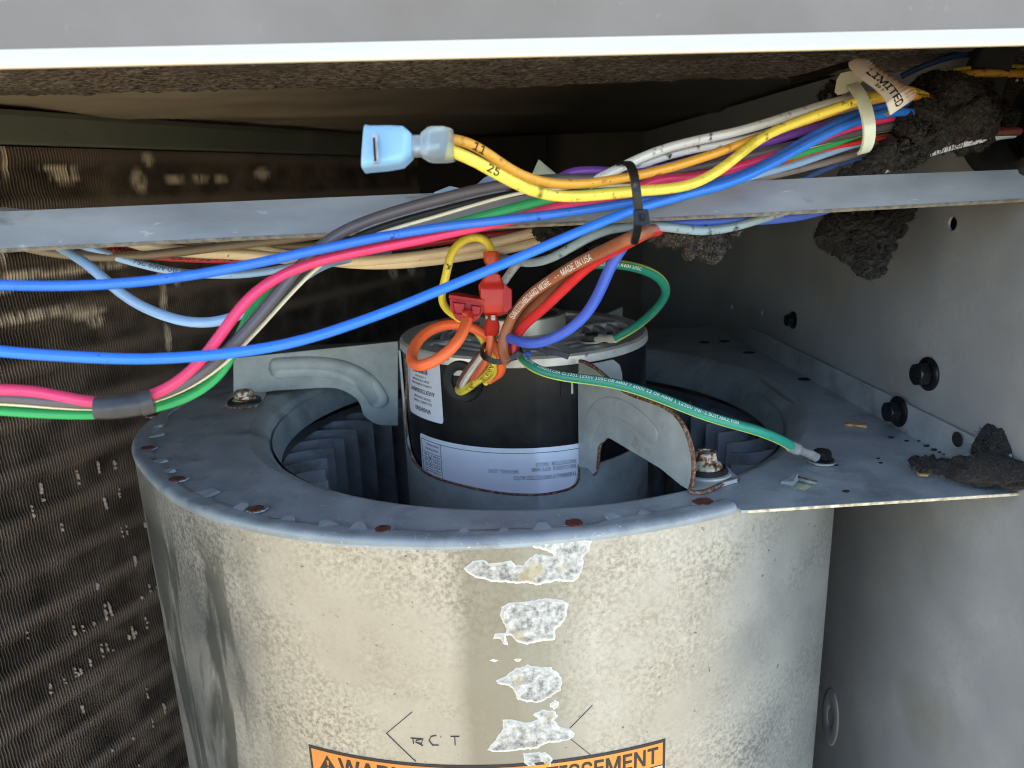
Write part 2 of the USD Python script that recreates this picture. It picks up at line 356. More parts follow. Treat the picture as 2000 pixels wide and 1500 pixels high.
def fz_fn(u, v):
    x = -0.58 + 0.83 * u
    edge = 0.376 + 0.020 * x + 0.012 * (meshkit.fbm(np.stack([x * 30, 0 * x, 0 * x], 1), 4, 8) - 0.5) + np.interp(x, [-0.3, -0.12, 0.0, 0.15, 0.22], [0.0, 0.006, 0.03, 0.028, 0.02])
    y0 = rail_at(x) + 0.012
    t = np.clip(v / 0.9, 0, 1)
    y = y0 + (edge - y0) * t
    n = meshkit.fbm(np.stack([x * 300, y * 300, 0 * x], 1), 4, 2) - 0.5
    z = 0.0475 + 0.003 * n - 0.002 * (meshkit.fbm(np.stack([x * 14, y * 14, 0 * x], 1), 3, 4) - 0.5)
    z = np.where(v > 0.9, z + (v - 0.9) / 0.1 * 0.0095, z); return np.stack([x, y, z], 1)
m = grid(560, 90, fz_fn); m.invert() if m.face_normals[0][2] > 0 else None
add("torn_edge", m, fuzz, ins, smooth=True)

# ---------------------------------------------------------------- divider panel on the right
div = thing("divider_panel", "tall grey galvanised divider panel on the right with screws and punched holes", "panel", (0.2055, 0.33, GROUND))
GX = np.array([wall_x(0.313), 0.313, 0.027])
poly = sg.Polygon([(0.22, -0.76), (0.965, -0.76), (0.965, 0.0545), (0.22, 0.0545)])       # (y, z)
HOLES = [(at_plane(x, y, np.array([0.2055, 0.33, 0]), np.array([1, 0.055, 0])), r) for x, y, r in ((1860, 437, 0.0032), (1490, 612, 0.0026), (1430, 600, 0.0022))]
poly = poly.difference(sg.Point(GX[1], GX[2]).buffer(0.0282, 48))
for p, r in HOLES:
    poly = poly.difference(sg.Point(p[1], p[2]).buffer(r, 12))
def wall_mesh(poly, off, th):
    m = extr(poly, th); v = np.array(m.vertices)
    m.vertices = np.stack([wall_x(v[:, 0]) + off + v[:, 2], v[:, 0], v[:, 1]], 1); trimesh.repair.fix_normals(m); return m
add("panel_sheet", wall_mesh(poly, 0.0, 0.0012), galv_wall, div, smooth=False)
def hex_screw(p, n, r, mt, parent, washer=1.45, h=0.8, slot=True, name="screw"):
    """hexagon head with its washer, standing on p along n"""
    prof = [(1e-5, 0.0), (washer, 0.0), (washer * 1.0, 0.12), (washer * 0.9, 0.24), (1.02, 0.3)]
    base = revolve(np.array(prof) * r, (0, 0), 32)
    hx = extr(sg.Polygon([(math.cos(a), math.sin(a)) for a in np.arange(6) * math.pi / 3 + 0.3]), h - 0.25)
    v = np.array(hx.vertices); hx.vertices = v * r + [0, 0, 0.28 * r]
    top = revolve(np.array([(0.93, h + 0.02), (0.8, h + 0.13), (1e-5, h + 0.13)]) * r, (0, 0), 24)
    ch = hull(np.vstack([v[v[:, 2] > 0.1] * r * [0.999, 0.999, 0] + [0, 0, (h + 0.03) * r], [[0.82 * r * math.cos(a), 0.82 * r * math.sin(a), (h + 0.14) * r] for a in np.arange(24) * math.pi / 12]]))
    T = frame_of(p, n, (0, 0, 1) if abs(n[2]) < 0.9 else (0, 1, 0))
    out = cat_([base, hx, ch]); out.apply_transform(T)
    return add(name, out, mt, parent, smooth=28)
WN = np.array([-1, -0.055, 0])
for x, y, r in ((1550, 625, 0.0044), (1815, 730, 0.0060), (1765, 803, 0.0058)):
    p = at_plane(x, y, np.array([0.2055, 0.33, 0]), np.array([1, 0.055, 0])); hex_screw(p + WN * (0.0028 if y == 803 else 0.0004), WN, r, bolt_black, div, washer=1.4, h=1.0)
# punched lip below by the housing and the rubber bushing
p = at_plane(1622, 1400, np.array([0.2055, 0.33, 0]), np.array([1, 0.055, 0]))
ringm = trimesh.creation.torus(0.007, 0.0035, major_sections=28, minor_sections=12); ringm.apply_scale([1, 2.0, 0.28]); ringm.apply_transform(frame_of(p, WN)); add("punched_lip", ringm, galv_wall, div, smooth=True)
bush = thing("rubber_bushing", "thick black rubber bushing round the cable hole at the top right edge", "bushing", GX)
prof = [(0.0275, -0.012), (0.0258, -0.004), (0.0260, 0.003), (0.0280, 0.0055), (0.0325, 0.005), (0.0345, 0.002), (0.0340, -0.0005)]
bm = revolve(prof, (0, 0), 64); bm.apply_transform(frame_of(GX, WN)); add("flange_ring", bm, black_rubber, bush, smooth=60)

# ---------------------------------------------------------------- coil on the left
coil = thing("cooling_coil", "dirty brown finned coil standing behind the blower on the left", "coil", (-0.31, 0.45, GROUND))
CO, CD = np.array([-0.31, 0.45]), np.array([0.41, 0.912]); CN = np.array([CD[1], -CD[0]])      # along, and towards the viewer's right
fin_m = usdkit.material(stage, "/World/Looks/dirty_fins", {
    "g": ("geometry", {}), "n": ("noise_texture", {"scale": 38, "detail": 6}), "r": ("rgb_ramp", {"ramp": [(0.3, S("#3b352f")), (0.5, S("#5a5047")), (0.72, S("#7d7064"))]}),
    "a": ("attribute", {"attribute": "sun_paint"}), "b": ("attribute", {"attribute": "dust_sheen"}),  # first factor paints in sunlit streaks, second is the dirt along the rows
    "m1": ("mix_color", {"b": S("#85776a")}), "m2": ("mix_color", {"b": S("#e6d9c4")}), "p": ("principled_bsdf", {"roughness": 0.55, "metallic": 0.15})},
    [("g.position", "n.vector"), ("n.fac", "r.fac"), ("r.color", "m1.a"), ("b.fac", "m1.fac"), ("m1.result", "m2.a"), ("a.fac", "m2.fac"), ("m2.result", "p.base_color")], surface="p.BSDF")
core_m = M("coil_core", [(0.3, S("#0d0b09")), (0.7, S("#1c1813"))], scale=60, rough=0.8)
rng = np.random.default_rng(4)
NS, ZT0, ZB0, PITCHF, ROW = 170, 0.0325, -0.50, 0.0020, 0.0325
zz = np.linspace(ZT0, ZB0, NS)
def sun_streaks(s, z):
    """sunlit streaks painted into the fin colour: (along the coil, height) ellipses and streaks"""
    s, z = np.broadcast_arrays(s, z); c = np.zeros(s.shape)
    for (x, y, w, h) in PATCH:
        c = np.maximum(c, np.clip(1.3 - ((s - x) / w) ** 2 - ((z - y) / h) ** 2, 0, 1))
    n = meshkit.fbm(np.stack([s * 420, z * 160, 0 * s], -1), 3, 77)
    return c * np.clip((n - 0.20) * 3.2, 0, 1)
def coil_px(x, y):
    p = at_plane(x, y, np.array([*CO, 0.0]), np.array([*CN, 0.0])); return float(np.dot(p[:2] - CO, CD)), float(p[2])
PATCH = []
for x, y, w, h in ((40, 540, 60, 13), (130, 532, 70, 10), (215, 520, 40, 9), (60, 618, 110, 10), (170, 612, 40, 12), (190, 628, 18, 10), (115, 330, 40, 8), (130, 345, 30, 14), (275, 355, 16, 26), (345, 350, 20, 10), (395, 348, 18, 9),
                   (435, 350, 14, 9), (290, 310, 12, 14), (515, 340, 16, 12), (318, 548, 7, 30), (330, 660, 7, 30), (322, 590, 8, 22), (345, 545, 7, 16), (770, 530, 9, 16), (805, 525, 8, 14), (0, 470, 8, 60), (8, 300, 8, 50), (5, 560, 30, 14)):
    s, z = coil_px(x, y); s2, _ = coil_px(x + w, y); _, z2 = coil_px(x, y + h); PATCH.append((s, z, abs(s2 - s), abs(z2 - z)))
fv, ff, fa, fd = [], [], [], []
bx_ = 0
NF = 400
# slow warp shared by neighbouring fins, plus each fin's own kinks
for k in range(NF):
    s0 = -0.16 + k * PITCHF
    warp = 0.0008 * (meshkit.fbm(np.stack([np.full(NS, s0 * 9), zz * 22, np.zeros(NS)], 1), 3, 21) - 0.5) * 2
    zig = 0.0002 * np.sin(zz / 0.0062 * np.pi + 0.6 * np.sin(s0 * 40)) + 0.0003 * (rng.random(NS) - 0.5) * (rng.random() < 0.6)
    s = s0 + warp + zig
    sun_paint = sun_streaks(s, zz)
    dep = 0.0006 * (meshkit.fbm(np.stack([np.full(NS, s0 * 60), zz * 60, np.ones(NS)], 1), 2, 8) - 0.5)
    row = ((zz - 0.012) / ROW) % 1.0
    dust_sheen = np.clip(1.25 - np.abs(row - 0.5) / 0.16, 0, 1) * np.clip(0.2 + 1.3 * meshkit.fbm(np.stack([np.full(NS, s0 * 14), zz * 30, np.zeros(NS)], 1), 3, 31), 0, 1)
    dep = dep - 0.0013 * (np.abs(row - 0.5) > 0.2)
    for d_, w_ in ((dep, 0.0), (dep, 0.0004), (-0.011 + 0 * dep, 0.0004), (-0.011 + 0 * dep, 0.0)):
        xy = CO[None] + (s + w_)[:, None] * CD[None] + d_[:, None] * CN[None]
        fv.append(np.column_stack([xy, zz])); fa.append(sun_paint); fd.append(dust_sheen)
    b = k * 4 * NS; i = np.arange(NS - 1)
    for q in range(4):
        a0, a1 = b + q * NS + i, b + ((q + 1) % 4) * NS + i
        ff.append(np.column_stack([a0, a1, a1 + 1])); ff.append(np.column_stack([a0, a1 + 1, a0 + 1]))
fins = trimesh.Trimesh(np.vstack(fv), np.vstack(ff), process=False)
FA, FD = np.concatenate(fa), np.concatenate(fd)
add("fins", fins, fin_m, coil, smooth=False, kind="stuff", attr={"sun_paint": lambda v: FA, "dust_sheen": lambda v: FD})
for k in range(21):                                                     # tubes that run through the fins
    z = 0.012 + ROW * 0.5 - k * ROW
    if z < -0.5 or z > 0.03: continue
    a, b = CO - 0.16 * CD - 0.0105 * CN, CO + 0.64 * CD - 0.0105 * CN
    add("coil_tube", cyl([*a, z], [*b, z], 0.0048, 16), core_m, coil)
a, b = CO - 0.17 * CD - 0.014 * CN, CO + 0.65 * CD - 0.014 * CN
add("light_block", slab(a, b, -0.52, 0.0325, 0.02), core_m, coil, smooth=False)  # added dark slab that stops light coming through the coil
# pale bits standing in for sun glints through the coil
glint_m = M("painted_glint", [(0.3, S("#86786a")), (0.7, S("#c9b9a8"))], scale=300, rough=0.5, metal=0.1)
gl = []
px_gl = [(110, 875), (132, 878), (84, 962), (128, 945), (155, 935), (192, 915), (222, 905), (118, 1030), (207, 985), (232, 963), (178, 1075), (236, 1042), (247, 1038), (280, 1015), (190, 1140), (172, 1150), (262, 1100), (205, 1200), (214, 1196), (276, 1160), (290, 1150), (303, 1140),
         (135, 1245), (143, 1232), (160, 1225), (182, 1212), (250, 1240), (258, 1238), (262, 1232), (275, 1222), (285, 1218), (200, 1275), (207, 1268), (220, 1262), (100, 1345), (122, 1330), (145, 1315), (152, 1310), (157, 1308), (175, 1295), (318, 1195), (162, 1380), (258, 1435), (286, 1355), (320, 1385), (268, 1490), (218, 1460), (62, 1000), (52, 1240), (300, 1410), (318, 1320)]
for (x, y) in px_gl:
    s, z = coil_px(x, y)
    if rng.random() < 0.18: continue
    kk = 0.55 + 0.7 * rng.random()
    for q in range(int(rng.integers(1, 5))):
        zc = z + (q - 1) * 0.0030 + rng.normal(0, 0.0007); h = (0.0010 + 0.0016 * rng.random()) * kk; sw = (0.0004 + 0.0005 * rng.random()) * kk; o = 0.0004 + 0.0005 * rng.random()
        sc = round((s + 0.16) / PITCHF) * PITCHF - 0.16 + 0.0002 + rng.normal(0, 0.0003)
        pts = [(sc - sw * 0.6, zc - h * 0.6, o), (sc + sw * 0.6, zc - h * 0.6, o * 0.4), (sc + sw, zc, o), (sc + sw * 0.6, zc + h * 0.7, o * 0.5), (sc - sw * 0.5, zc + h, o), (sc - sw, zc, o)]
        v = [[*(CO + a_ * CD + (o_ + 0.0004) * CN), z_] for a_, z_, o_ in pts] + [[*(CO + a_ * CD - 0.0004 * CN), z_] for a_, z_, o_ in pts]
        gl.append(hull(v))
add("pale_glint_bits", cat_(gl), glint_m, coil, smooth=False, kind="stuff")
# plate above the coil
a, b = CO - 0.17 * CD, CO + 0.66 * CD
add("top_channel", sweep_x([(0.004, 0.0335), (0.0055, 0.035), (0.006, 0.050), (0.004, 0.0535), (-0.03, 0.0535), (-0.03, 0.0335)], a, b), dark_sheet, coil, smooth=30)

# ---------------------------------------------------------------- blower housing
blo = thing("blower_housing", "round galvanised blower housing with curved front wrap and flat top plate round the motor", "blower", (AX[0], AX[1], -0.50))
RIMP = [(-0.2205, 0.640), (-0.2225, 0.560), (-0.2225, 0.500), (-0.2205, 0.445), (-0.2125, 0.3945)] + [tuple(at_z(x, y, ZP)[:2]) for x, y in ((285, 922), (350, 978), (440, 1014), (620, 1046), (870, 1061), (1120, 1047), (1280, 1023), (1440, 991))]
RIGHTP = [(0.1010, 0.2850), (0.119, 0.2980), (0.137, 0.3115), (0.153, 0.3285), (0.1625, 0.350), (0.1670, 0.384), (0.168, 0.420), (0.166, 0.48), (0.16, 0.56)]
def plan_curve(pts, step=0.002):
    P = np.array(pts, float); tck, u = splprep(P.T, k=3, s=len(P) * 0.00045 ** 2)
    d = np.array(splev(np.linspace(0, 1, 1500), tck)).T; L = np.r_[0, np.cumsum(np.linalg.norm(np.diff(d, axis=0), axis=1))]
    t = np.interp(np.arange(0, L[-1], step), L, np.linspace(0, 1, 1500)); return np.array(splev(t, tck)).T
WR = plan_curve(RIMP + RIGHTP)
WT = np.gradient(WR, axis=0); WT /= np.linalg.norm(WT, axis=1)[:, None]; WNm = np.stack([WT[:, 1], -WT[:, 0]], 1)      # outwards
WL = np.r_[0, np.cumsum(np.linalg.norm(np.diff(WR, axis=0), axis=1))]
i_end = int(np.argmin(np.hypot(*(WR - np.array(RIMP[-1])).T)))
def wrap_sweep(prof, i0, i1, wob=None):
    """(outwards, z) profile swept along the wrap"""
    k = len(prof); v = []
    for i in range(i0, i1):
        for j, (o, z) in enumerate(prof):
            oo, zz_ = (o, z) if wob is None else wob(i, j, o, z)
            v.append([*(WR[i] + WNm[i] * oo), zz_])
    f = []
    for i in range(i1 - i0 - 1):
        for j in range(k - 1):
            a = i * k + j; f += [[a, a + k, a + k + 1], [a, a + k + 1, a + 1]]
    return trimesh.Trimesh(v, f, process=False)
wrap_m = usdkit.material(stage, "/World/Looks/wrap_galvanised", {
    "g": ("geometry", {}), "n1": ("noise_texture", {"scale": 28, "detail": 5}), "n2": ("noise_texture", {"scale": 520, "detail": 4, "roughness": 0.65}), "n3": ("noise_texture", {"scale": 11, "detail": 6, "roughness": 0.6}),
    "mp": ("mapping", {"scale": (3.0, 1.0, 0.45)}), "n4": ("noise_texture", {"scale": 16, "detail": 7, "roughness": 0.6, "distortion": 0.5}),
    "r1": ("rgb_ramp", {"ramp": [(0.3, S("#a9aaa5")), (0.7, S("#bbbbb3"))]}),
    "r2": ("rgb_ramp", {"ramp": [(0.47, (0, 0, 0)), (0.60, (1, 1, 1))]}), "rk": ("rgb_ramp", {"ramp": [(0.30, (1, 1, 1)), (0.44, (0, 0, 0))]}), "bwk": ("rgb_to_bw", {}), "spk": ("math", {"math_type": "multiply"}), "mk": ("mix_color", {"b": S("#d3d0c2")}), "bw2": ("rgb_to_bw", {}), "r3": ("rgb_ramp", {"ramp": [(0.44, (0.08, 0.08, 0.08)), (0.64, (1, 1, 1))]}), "bw3": ("rgb_to_bw", {}),
    "sp": ("math", {"math_type": "multiply"}), "m1": ("mix_color", {"b": S("#8a887e")}),
    "nd": ("noise_texture", {"scale": 420, "detail": 2}), "rd": ("rgb_ramp", {"ramp": [(0.70, (0, 0, 0)), (0.80, (1, 1, 1))]}), "bwd": ("rgb_to_bw", {}), "m2": ("mix_color", {"b": S("#4f4d48")}),
    "a": ("attribute", {"attribute": "mid_band"}), "m3": ("mix_color", {"b": S("#86867a")}),
    "al": ("attribute", {"attribute": "left_stain"}), "r4": ("rgb_ramp", {"ramp": [(0.44, (0, 0, 0)), (0.50, (1, 1, 1))]}), "bw4": ("rgb_to_bw", {}), "s4": ("math", {"math_type": "multiply"}), "m4": ("mix_color", {"b": S("#74766f")}),
    "mr": ("map_range", {"from_min": 0.3, "from_max": 0.7, "to_min": 0.33, "to_max": 0.5}),
    "b2": ("bump", {"strength": 0.25, "distance": 0.0022}), "b": ("bump", {"strength": 0.12, "distance": 0.0008}), "p": ("principled_bsdf", {"metallic": 0.8, "roughness": 0.42})},
    [("g.position", "n1.vector"), ("g.position", "n2.vector"), ("g.position", "n3.vector"), ("g.position", "nd.vector"), ("g.position", "mp.vector"), ("mp.vector", "n4.vector"),
     ("n1.fac", "r1.fac"), ("n2.fac", "r2.fac"), ("r2.color", "bw2.color"), ("n3.fac", "r3.fac"), ("r3.color", "bw3.color"), ("bw2.val", "sp.value1"), ("bw3.val", "sp.value2"), ("sp.value", "m1.fac"), ("n2.fac", "rk.fac"), ("rk.color", "bwk.color"), ("bwk.val", "spk.value1"), ("bw3.val", "spk.value2"), ("spk.value", "mk.fac"), ("r1.color", "mk.a"), ("mk.result", "m1.a"),
     ("nd.fac", "rd.fac"), ("rd.color", "bwd.color"), ("bwd.val", "m2.fac"), ("m1.result", "m2.a"),
     ("a.fac", "m3.fac"), ("m2.result", "m3.a"), ("n4.fac", "r4.fac"), ("r4.color", "bw4.color"), ("bw4.val", "s4.value1"), ("al.fac", "s4.value2"), ("s4.value", "m4.fac"), ("m3.result", "m4.a"),
     ("m4.result", "p.base_color"), ("n2.fac", "b.height"), ("n1.fac", "b2.height"), ("b2.normal", "b.normal"), ("b.normal", "p.normal"), ("n1.fac", "mr.value"), ("mr.result", "p.roughness")], surface="p.BSDF")
def mid_band_mask(v):  # darker band down the middle of the wrap, soft at both sides
    e = 0.004 * (meshkit.fbm(np.column_stack([v[:, 0] * 40, v[:, 2] * 40, 0 * v[:, 0]]), 4, 3) - 0.5)
    x = v[:, 0] + e - 0.02 * (v[:, 2] + 0.2)
    L = np.clip((x + 0.0300) / 0.009, 0, 1) ** 1.3; R = np.clip((0.030 - x) / 0.022, 0, 1)
    return 0.75 * L * R * (v[:, 1] < 0.33)
def left_stain(v):
    return np.clip((-0.105 - v[:, 0]) / 0.03, 0, 1) * np.clip((-0.135 - v[:, 2]) / 0.03, 0, 1)
zs = np.r_[ZP - 0.0012, ZP - 0.004, np.linspace(ZP - 0.01, -0.50, 46)]
m = wrap_sweep([(0.0, z) for z in zs], 0, len(WR)); m.invert() if m.face_normals[len(m.faces) // 2] @ np.array([0, 1, 0]) > 0 else None
add("scroll_wrap", m, wrap_m, blo, smooth=60, attr={"mid_band": mid_band_mask, "left_stain": left_stain})
# rolled rim: the wrap folded over the plate, with its crimps
rw = np.random.default_rng(2)
crimp = meshkit.fbm(np.stack([WL * 55, 0 * WL, 0 * WL], 1), 3, 12)
fold = 0.0007 * (meshkit.fbm(np.stack([WL * 120, 0 * WL, 0 * WL], 1), 3, 14) - 0.3)
prof = [(0.0, ZP - 0.003), (0.0006, ZP - 0.0018), (0.0006, ZP - 0.0006), (0.0001, ZP + 0.0006), (-0.0010, ZP + 0.0013), (-0.0025, ZP + 0.0014), (-0.006, ZP + 0.0011), (-0.0085, ZP + 0.0007), (-0.0088, ZP - 0.0003)]
def wob(i, j, o, z):
    if j >= 5:
        o = o - (j - 5) / 3 * 0.007 * (crimp[i] - 0.5); z = z + (fold[i] if 5 <= j <= 7 else 0)
    return o, z
m = wrap_sweep(prof, 0, i_end + 1, wob); m.invert() if m.face_normals[(len(m.faces) // 16) * 8 + 8] @ np.array([0, 0, 1]) < 0 else None
add("rolled_rim", m, galv, blo, smooth=50)
# top plate with the inlet hole, lanced square and punched slots
rim_in = [tuple(WR[i] - WNm[i] * 0.0006) for i in range(0, i_end + 1)]
edgeL, edgeR = at_z(1448, 997, ZP)[:2], at_z(1992, 962, ZP)[:2]
rgt = [tuple(edgeL), tuple(edgeR), (wall_x(0.29) - 0.002, 0.29), (wall_x(0.66) - 0.002, 0.66)]
plate = sg.Polygon(rim_in + rgt).buffer(0)
plate = plate.difference(sg.Point(*AX).buffer(0.166, 128))
sq = sg.Polygon([tuple(at_z(x, y, ZP)[:2]) for x, y in ((1543, 953), (1572, 958), (1597, 943), (1560, 934))])
plate = plate.difference(sq)
for x, y in ((1376, 669), (1415, 667), (1463, 689), (1572, 741)):
    p = at_z(x, y, ZP); sl_o = extr(affinity.scale(sg.Point(p[0], p[1]).buffer(0.0045, 12), 1, 0.8), 0.0003); sl_o.apply_translation([0, 0, ZP + 0.0001]); add("punched_slot", sl_o, hole_m, blo, smooth=False)
pm = extr(plate, 0.0013); pm.apply_translation([0, 0, ZP - 0.0013]); add("top_plate", pm, galv, blo, smooth=False)
ce = np.array([edgeL, edgeR]); n2 = np.array([(ce[1] - ce[0])[1], -(ce[1] - ce[0])[0]]); n2 /= np.linalg.norm(n2)
add("cut_edge", extrude_z([ce[0] + (ce[1] - ce[0]) * 0.02, ce[1], ce[1] + n2 * 0.0003, ce[0] + n2 * 0.0003 + (ce[1] - ce[0]) * 0.02], ZP - 0.00125, ZP - 0.0001), bright_edge, blo, smooth=False)
hb = [at_z(x, y, ZP - 0.0014) for x, y in ((1556, 930), (1600, 940))]; hf = [at_z(x, y, ZP - 0.0014) for x, y in ((1540, 958), (1585, 964))]
add("hole_light_fill", extrude_z(list(sg.Polygon([tuple(at_z(x, y, ZP - 0.002)[:2]) for x, y in ((1535, 960), (1575, 968), (1605, 948), (1560, 934))]).exterior.coords)[:-1], ZP - 0.0032, ZP - 0.0022), M("painted_hole_light", [(0.3, S("#c5c39c")), (0.7, S("#dcdab4"))], scale=90, rough=0.5), blo, smooth=False)  # added pale filler, painted as the light seen through the square hole
# lanced tab beside the square hole
tp = [at_z(x, y, ZP) + [0, 0, 0.0005] for x, y in ((1525, 945), (1548, 951), (1558, 938), (1537, 936))]
add("lanced_tab", hull([p + [0, 0, d] for p in tp for d in (-0.0003, 0.0006)] + [tp[2] + [0, 0, 0.003], tp[1] + [0, 0, 0.002]]), galv, blo, smooth=False)
q = [at_z(x, y, ZP) for x, y in ((1560, 934), (1597, 943))]
add("cut_edge", hull([p + [0, d, z] for p in q for d in (0, 0.0012) for z in (0.0001, 0.0006)]), cut_edge, blo, smooth=False)
# bell mouth
add("inlet_ring", revolve([(0.1661, ZP - 0.00005), (0.1645, ZP - 0.0003), (0.1625, ZP - 0.0011), (0.1585, ZP - 0.0038), (0.1545, ZP - 0.0085), (0.152, ZP - 0.0145), (0.151, ZP - 0.022), (0.1500, ZP - 0.022), (0.151, ZP - 0.014), (0.1535, ZP - 0.0075)][::-1], AX, 160), galv, blo, smooth=60)
# upturned flange along the divider
def flange(y0, y1, off, h):
    pts = [(wall_x(y) - off, y) for y in np.linspace(y0, y1, 2)]
    return extrude_z([pts[0], pts[1], (pts[1][0] - 0.0012, pts[1][1]), (pts[0][0] - 0.0012, pts[0][1])], ZP - 0.0005, ZP + h)
fl = flange(0.288, 0.578, 0.0012, 0.0150)
add("side_flange", fl, galv, blo, smooth=False)
hp = at_plane(1870, 858, np.array([wall_x(0.33) - 0.003, 0.33, 0]), np.array([1, 0.055, 0]))
hr = revolve([(0.0001, 0.0), (0.0026, 0.0), (0.0031, 0.0004), (0.0036, 0.0)], (0, 0), 28); hr.apply_transform(frame_of(hp + WN * 0.0002, WN)); add("punched_hole", hr, hole_m, blo)
# rusty weld spots round the rim
for x, y, w, h in ((298, 816, 20, 9), (289, 880, 24, 9), (347, 941, 30, 13), (501, 1000, 32, 14), (748, 1039, 32, 12), (1121, 1028, 36, 12), (1373, 986, 38, 15)):
    p = at_z(x, y, ZP); c = np.dot(p, FW); rx = pxw(w, c) / 2; ry = rx * 0.85
    a = np.linspace(0, 2 * np.pi, 22, endpoint=False); rr = 1 + 0.25 * (rw.random(22) - 0.5)
    pl = sg.Polygon([(p[0] + rx * r_ * math.cos(t), p[1] + ry * r_ * math.sin(t)) for t, r_ in zip(a, rr)])
    sp = extr(pl, 0.0010); sp.apply_translation([0, 0, ZP + 0.0008]); add("weld_spot", sp, rust, blo, smooth=False)
    tl = extr(sg.Polygon([(p[0] - rx * 1.15, p[1] - ry * 0.3), (p[0] - rx * 0.8, p[1] + ry * 1.1), (p[0] + rx * 0.9, p[1] + ry * 1.35), (p[0] + rx * 1.35, p[1] + ry * 0.7), (p[0] + rx * 1.1, p[1] - ry * 0.3), (p[0], p[1] - ry * 1.2)]), 0.0006); tl.apply_translation([0, 0, ZP + 0.0006]); add("weld_dimple", tl, galv, blo, smooth=False)
# crimped tabs pressed onto the plate between the spots
for x, y, s_, r_ in ((306, 852, 1.0, 70), (310, 905, 1.1, 60), (325, 925, 1.0, 50), (400, 968, 1.3, 35), (470, 994, 1.1, 20), (560, 1022, 1.1, 10), (640, 1030, 1.2, 5), (700, 1034, 0.9, 0), (905, 1047, 1.1, -2), (985, 1045, 1.0, -3), (1060, 1037, 1.1, -5), (1200, 1016, 1.2, -8), (1260, 1009, 1.0, -10), (305, 835, 0.9, 75)):
    p = at_z(x, y, ZP); k = 0.0042 * s_ * (0.75 + 0.5 * rw.random()); r_ = r_ + rw.normal(0, 14); cr, sr = math.cos(math.radians(-r_)), math.sin(math.radians(-r_))
    rot = lambda a, b, z: [p[0] + k * (a * cr - b * sr), p[1] + k * (a * sr + b * cr), ZP + z]
    add("crimp_tab", hull([rot(-1.1, -0.9, 0.0004), rot(1.1, -1.0, 0.0004), rot(0.45, 1.0, 0.0004), rot(-0.45, 0.95, 0.0004), rot(-0.95, -0.8, 0.0009), rot(0.95, -0.9, 0.0009), rot(0.3, 0.8, 0.0015), rot(-0.3, 0.75, 0.0017)]), galv, blo, smooth=20)
# chips and dirt lying on the plate are separate things (below)

# wrap coordinates: where a pixel's ray meets the wrap
WPHI = np.arctan2(WR[:, 0], WR[:, 1])
def at_wrap(x, y):
    d = ray(x, y); cr = d[0] * WR[:, 1] - d[1] * WR[:, 0]
    best = None
    for i in np.nonzero(np.diff(np.sign(cr)))[0]:
        t = cr[i] / (cr[i] - cr[i + 1]); q = WR[i] + t * (WR[i + 1] - WR[i]); k = (q @ d[:2]) / (d[:2] @ d[:2])
        if k > 0 and (best is None or k < best[0]):
            best = (k, WL[i] + t * (WL[i + 1] - WL[i]))
    return best[1], best[0] * d[2]
def on_wrap(mesh, size=0.005):
    """flat mesh in (length along the wrap, height, outwards) laid on the wrap"""
    m = fine(mesh, size); v = np.array(m.vertices)
    I = lambda A: np.stack([np.interp(v[:, 0], WL, A[:, k]) for k in range(2)], 1)
    xy = I(WR) + I(WNm) * v[:, 2:3]; m.vertices = np.column_stack([xy, v[:, 1]]); return m
def poly_wrap(px):
    return sg.Polygon([at_wrap(x, y) for x, y in px]).buffer(0)
# torn tape residue, white crusted at its edges
resid = usdkit.material(stage, "/World/Looks/tape_residue", {
    "g": ("geometry", {}), "n": ("noise_texture", {"scale": 330, "detail": 7, "roughness": 0.7}), "n2": ("noise_texture", {"scale": 75, "detail": 4}),
    "r": ("rgb_ramp", {"ramp": [(0.36, S("#716e67")), (0.48, S("#a29e95")), (0.62, S("#c4bfb3"))]}), "r2": ("rgb_ramp", {"ramp": [(0.56, (0, 0, 0)), (0.68, (1, 1, 1))]}), "bw": ("rgb_to_bw", {}),
    "m2": ("mix_color", {"b": S("#a3946f")}), "a": ("attribute", {"attribute": "rim"}), "m": ("mix_color", {"b": S("#d9d4c7")}), "bp": ("bump", {"strength": 0.6, "distance": 0.0008}), "p": ("principled_bsdf", {"roughness": 0.85})},
    [("g.position", "n.vector"), ("g.position", "n2.vector"), ("n.fac", "r.fac"), ("n2.fac", "r2.fac"), ("r2.color", "bw.color"), ("bw.val", "m2.fac"), ("r.color", "m2.a"), ("m2.result", "m.a"), ("a.fac", "m.fac"), ("m.result", "p.base_color"), ("n.fac", "bp.height"), ("bp.normal", "p.normal")], surface="p.BSDF")
cr_ = lambda L: [(860 + x / 3.333, 1030 + y / 3.333) for x, y in L]
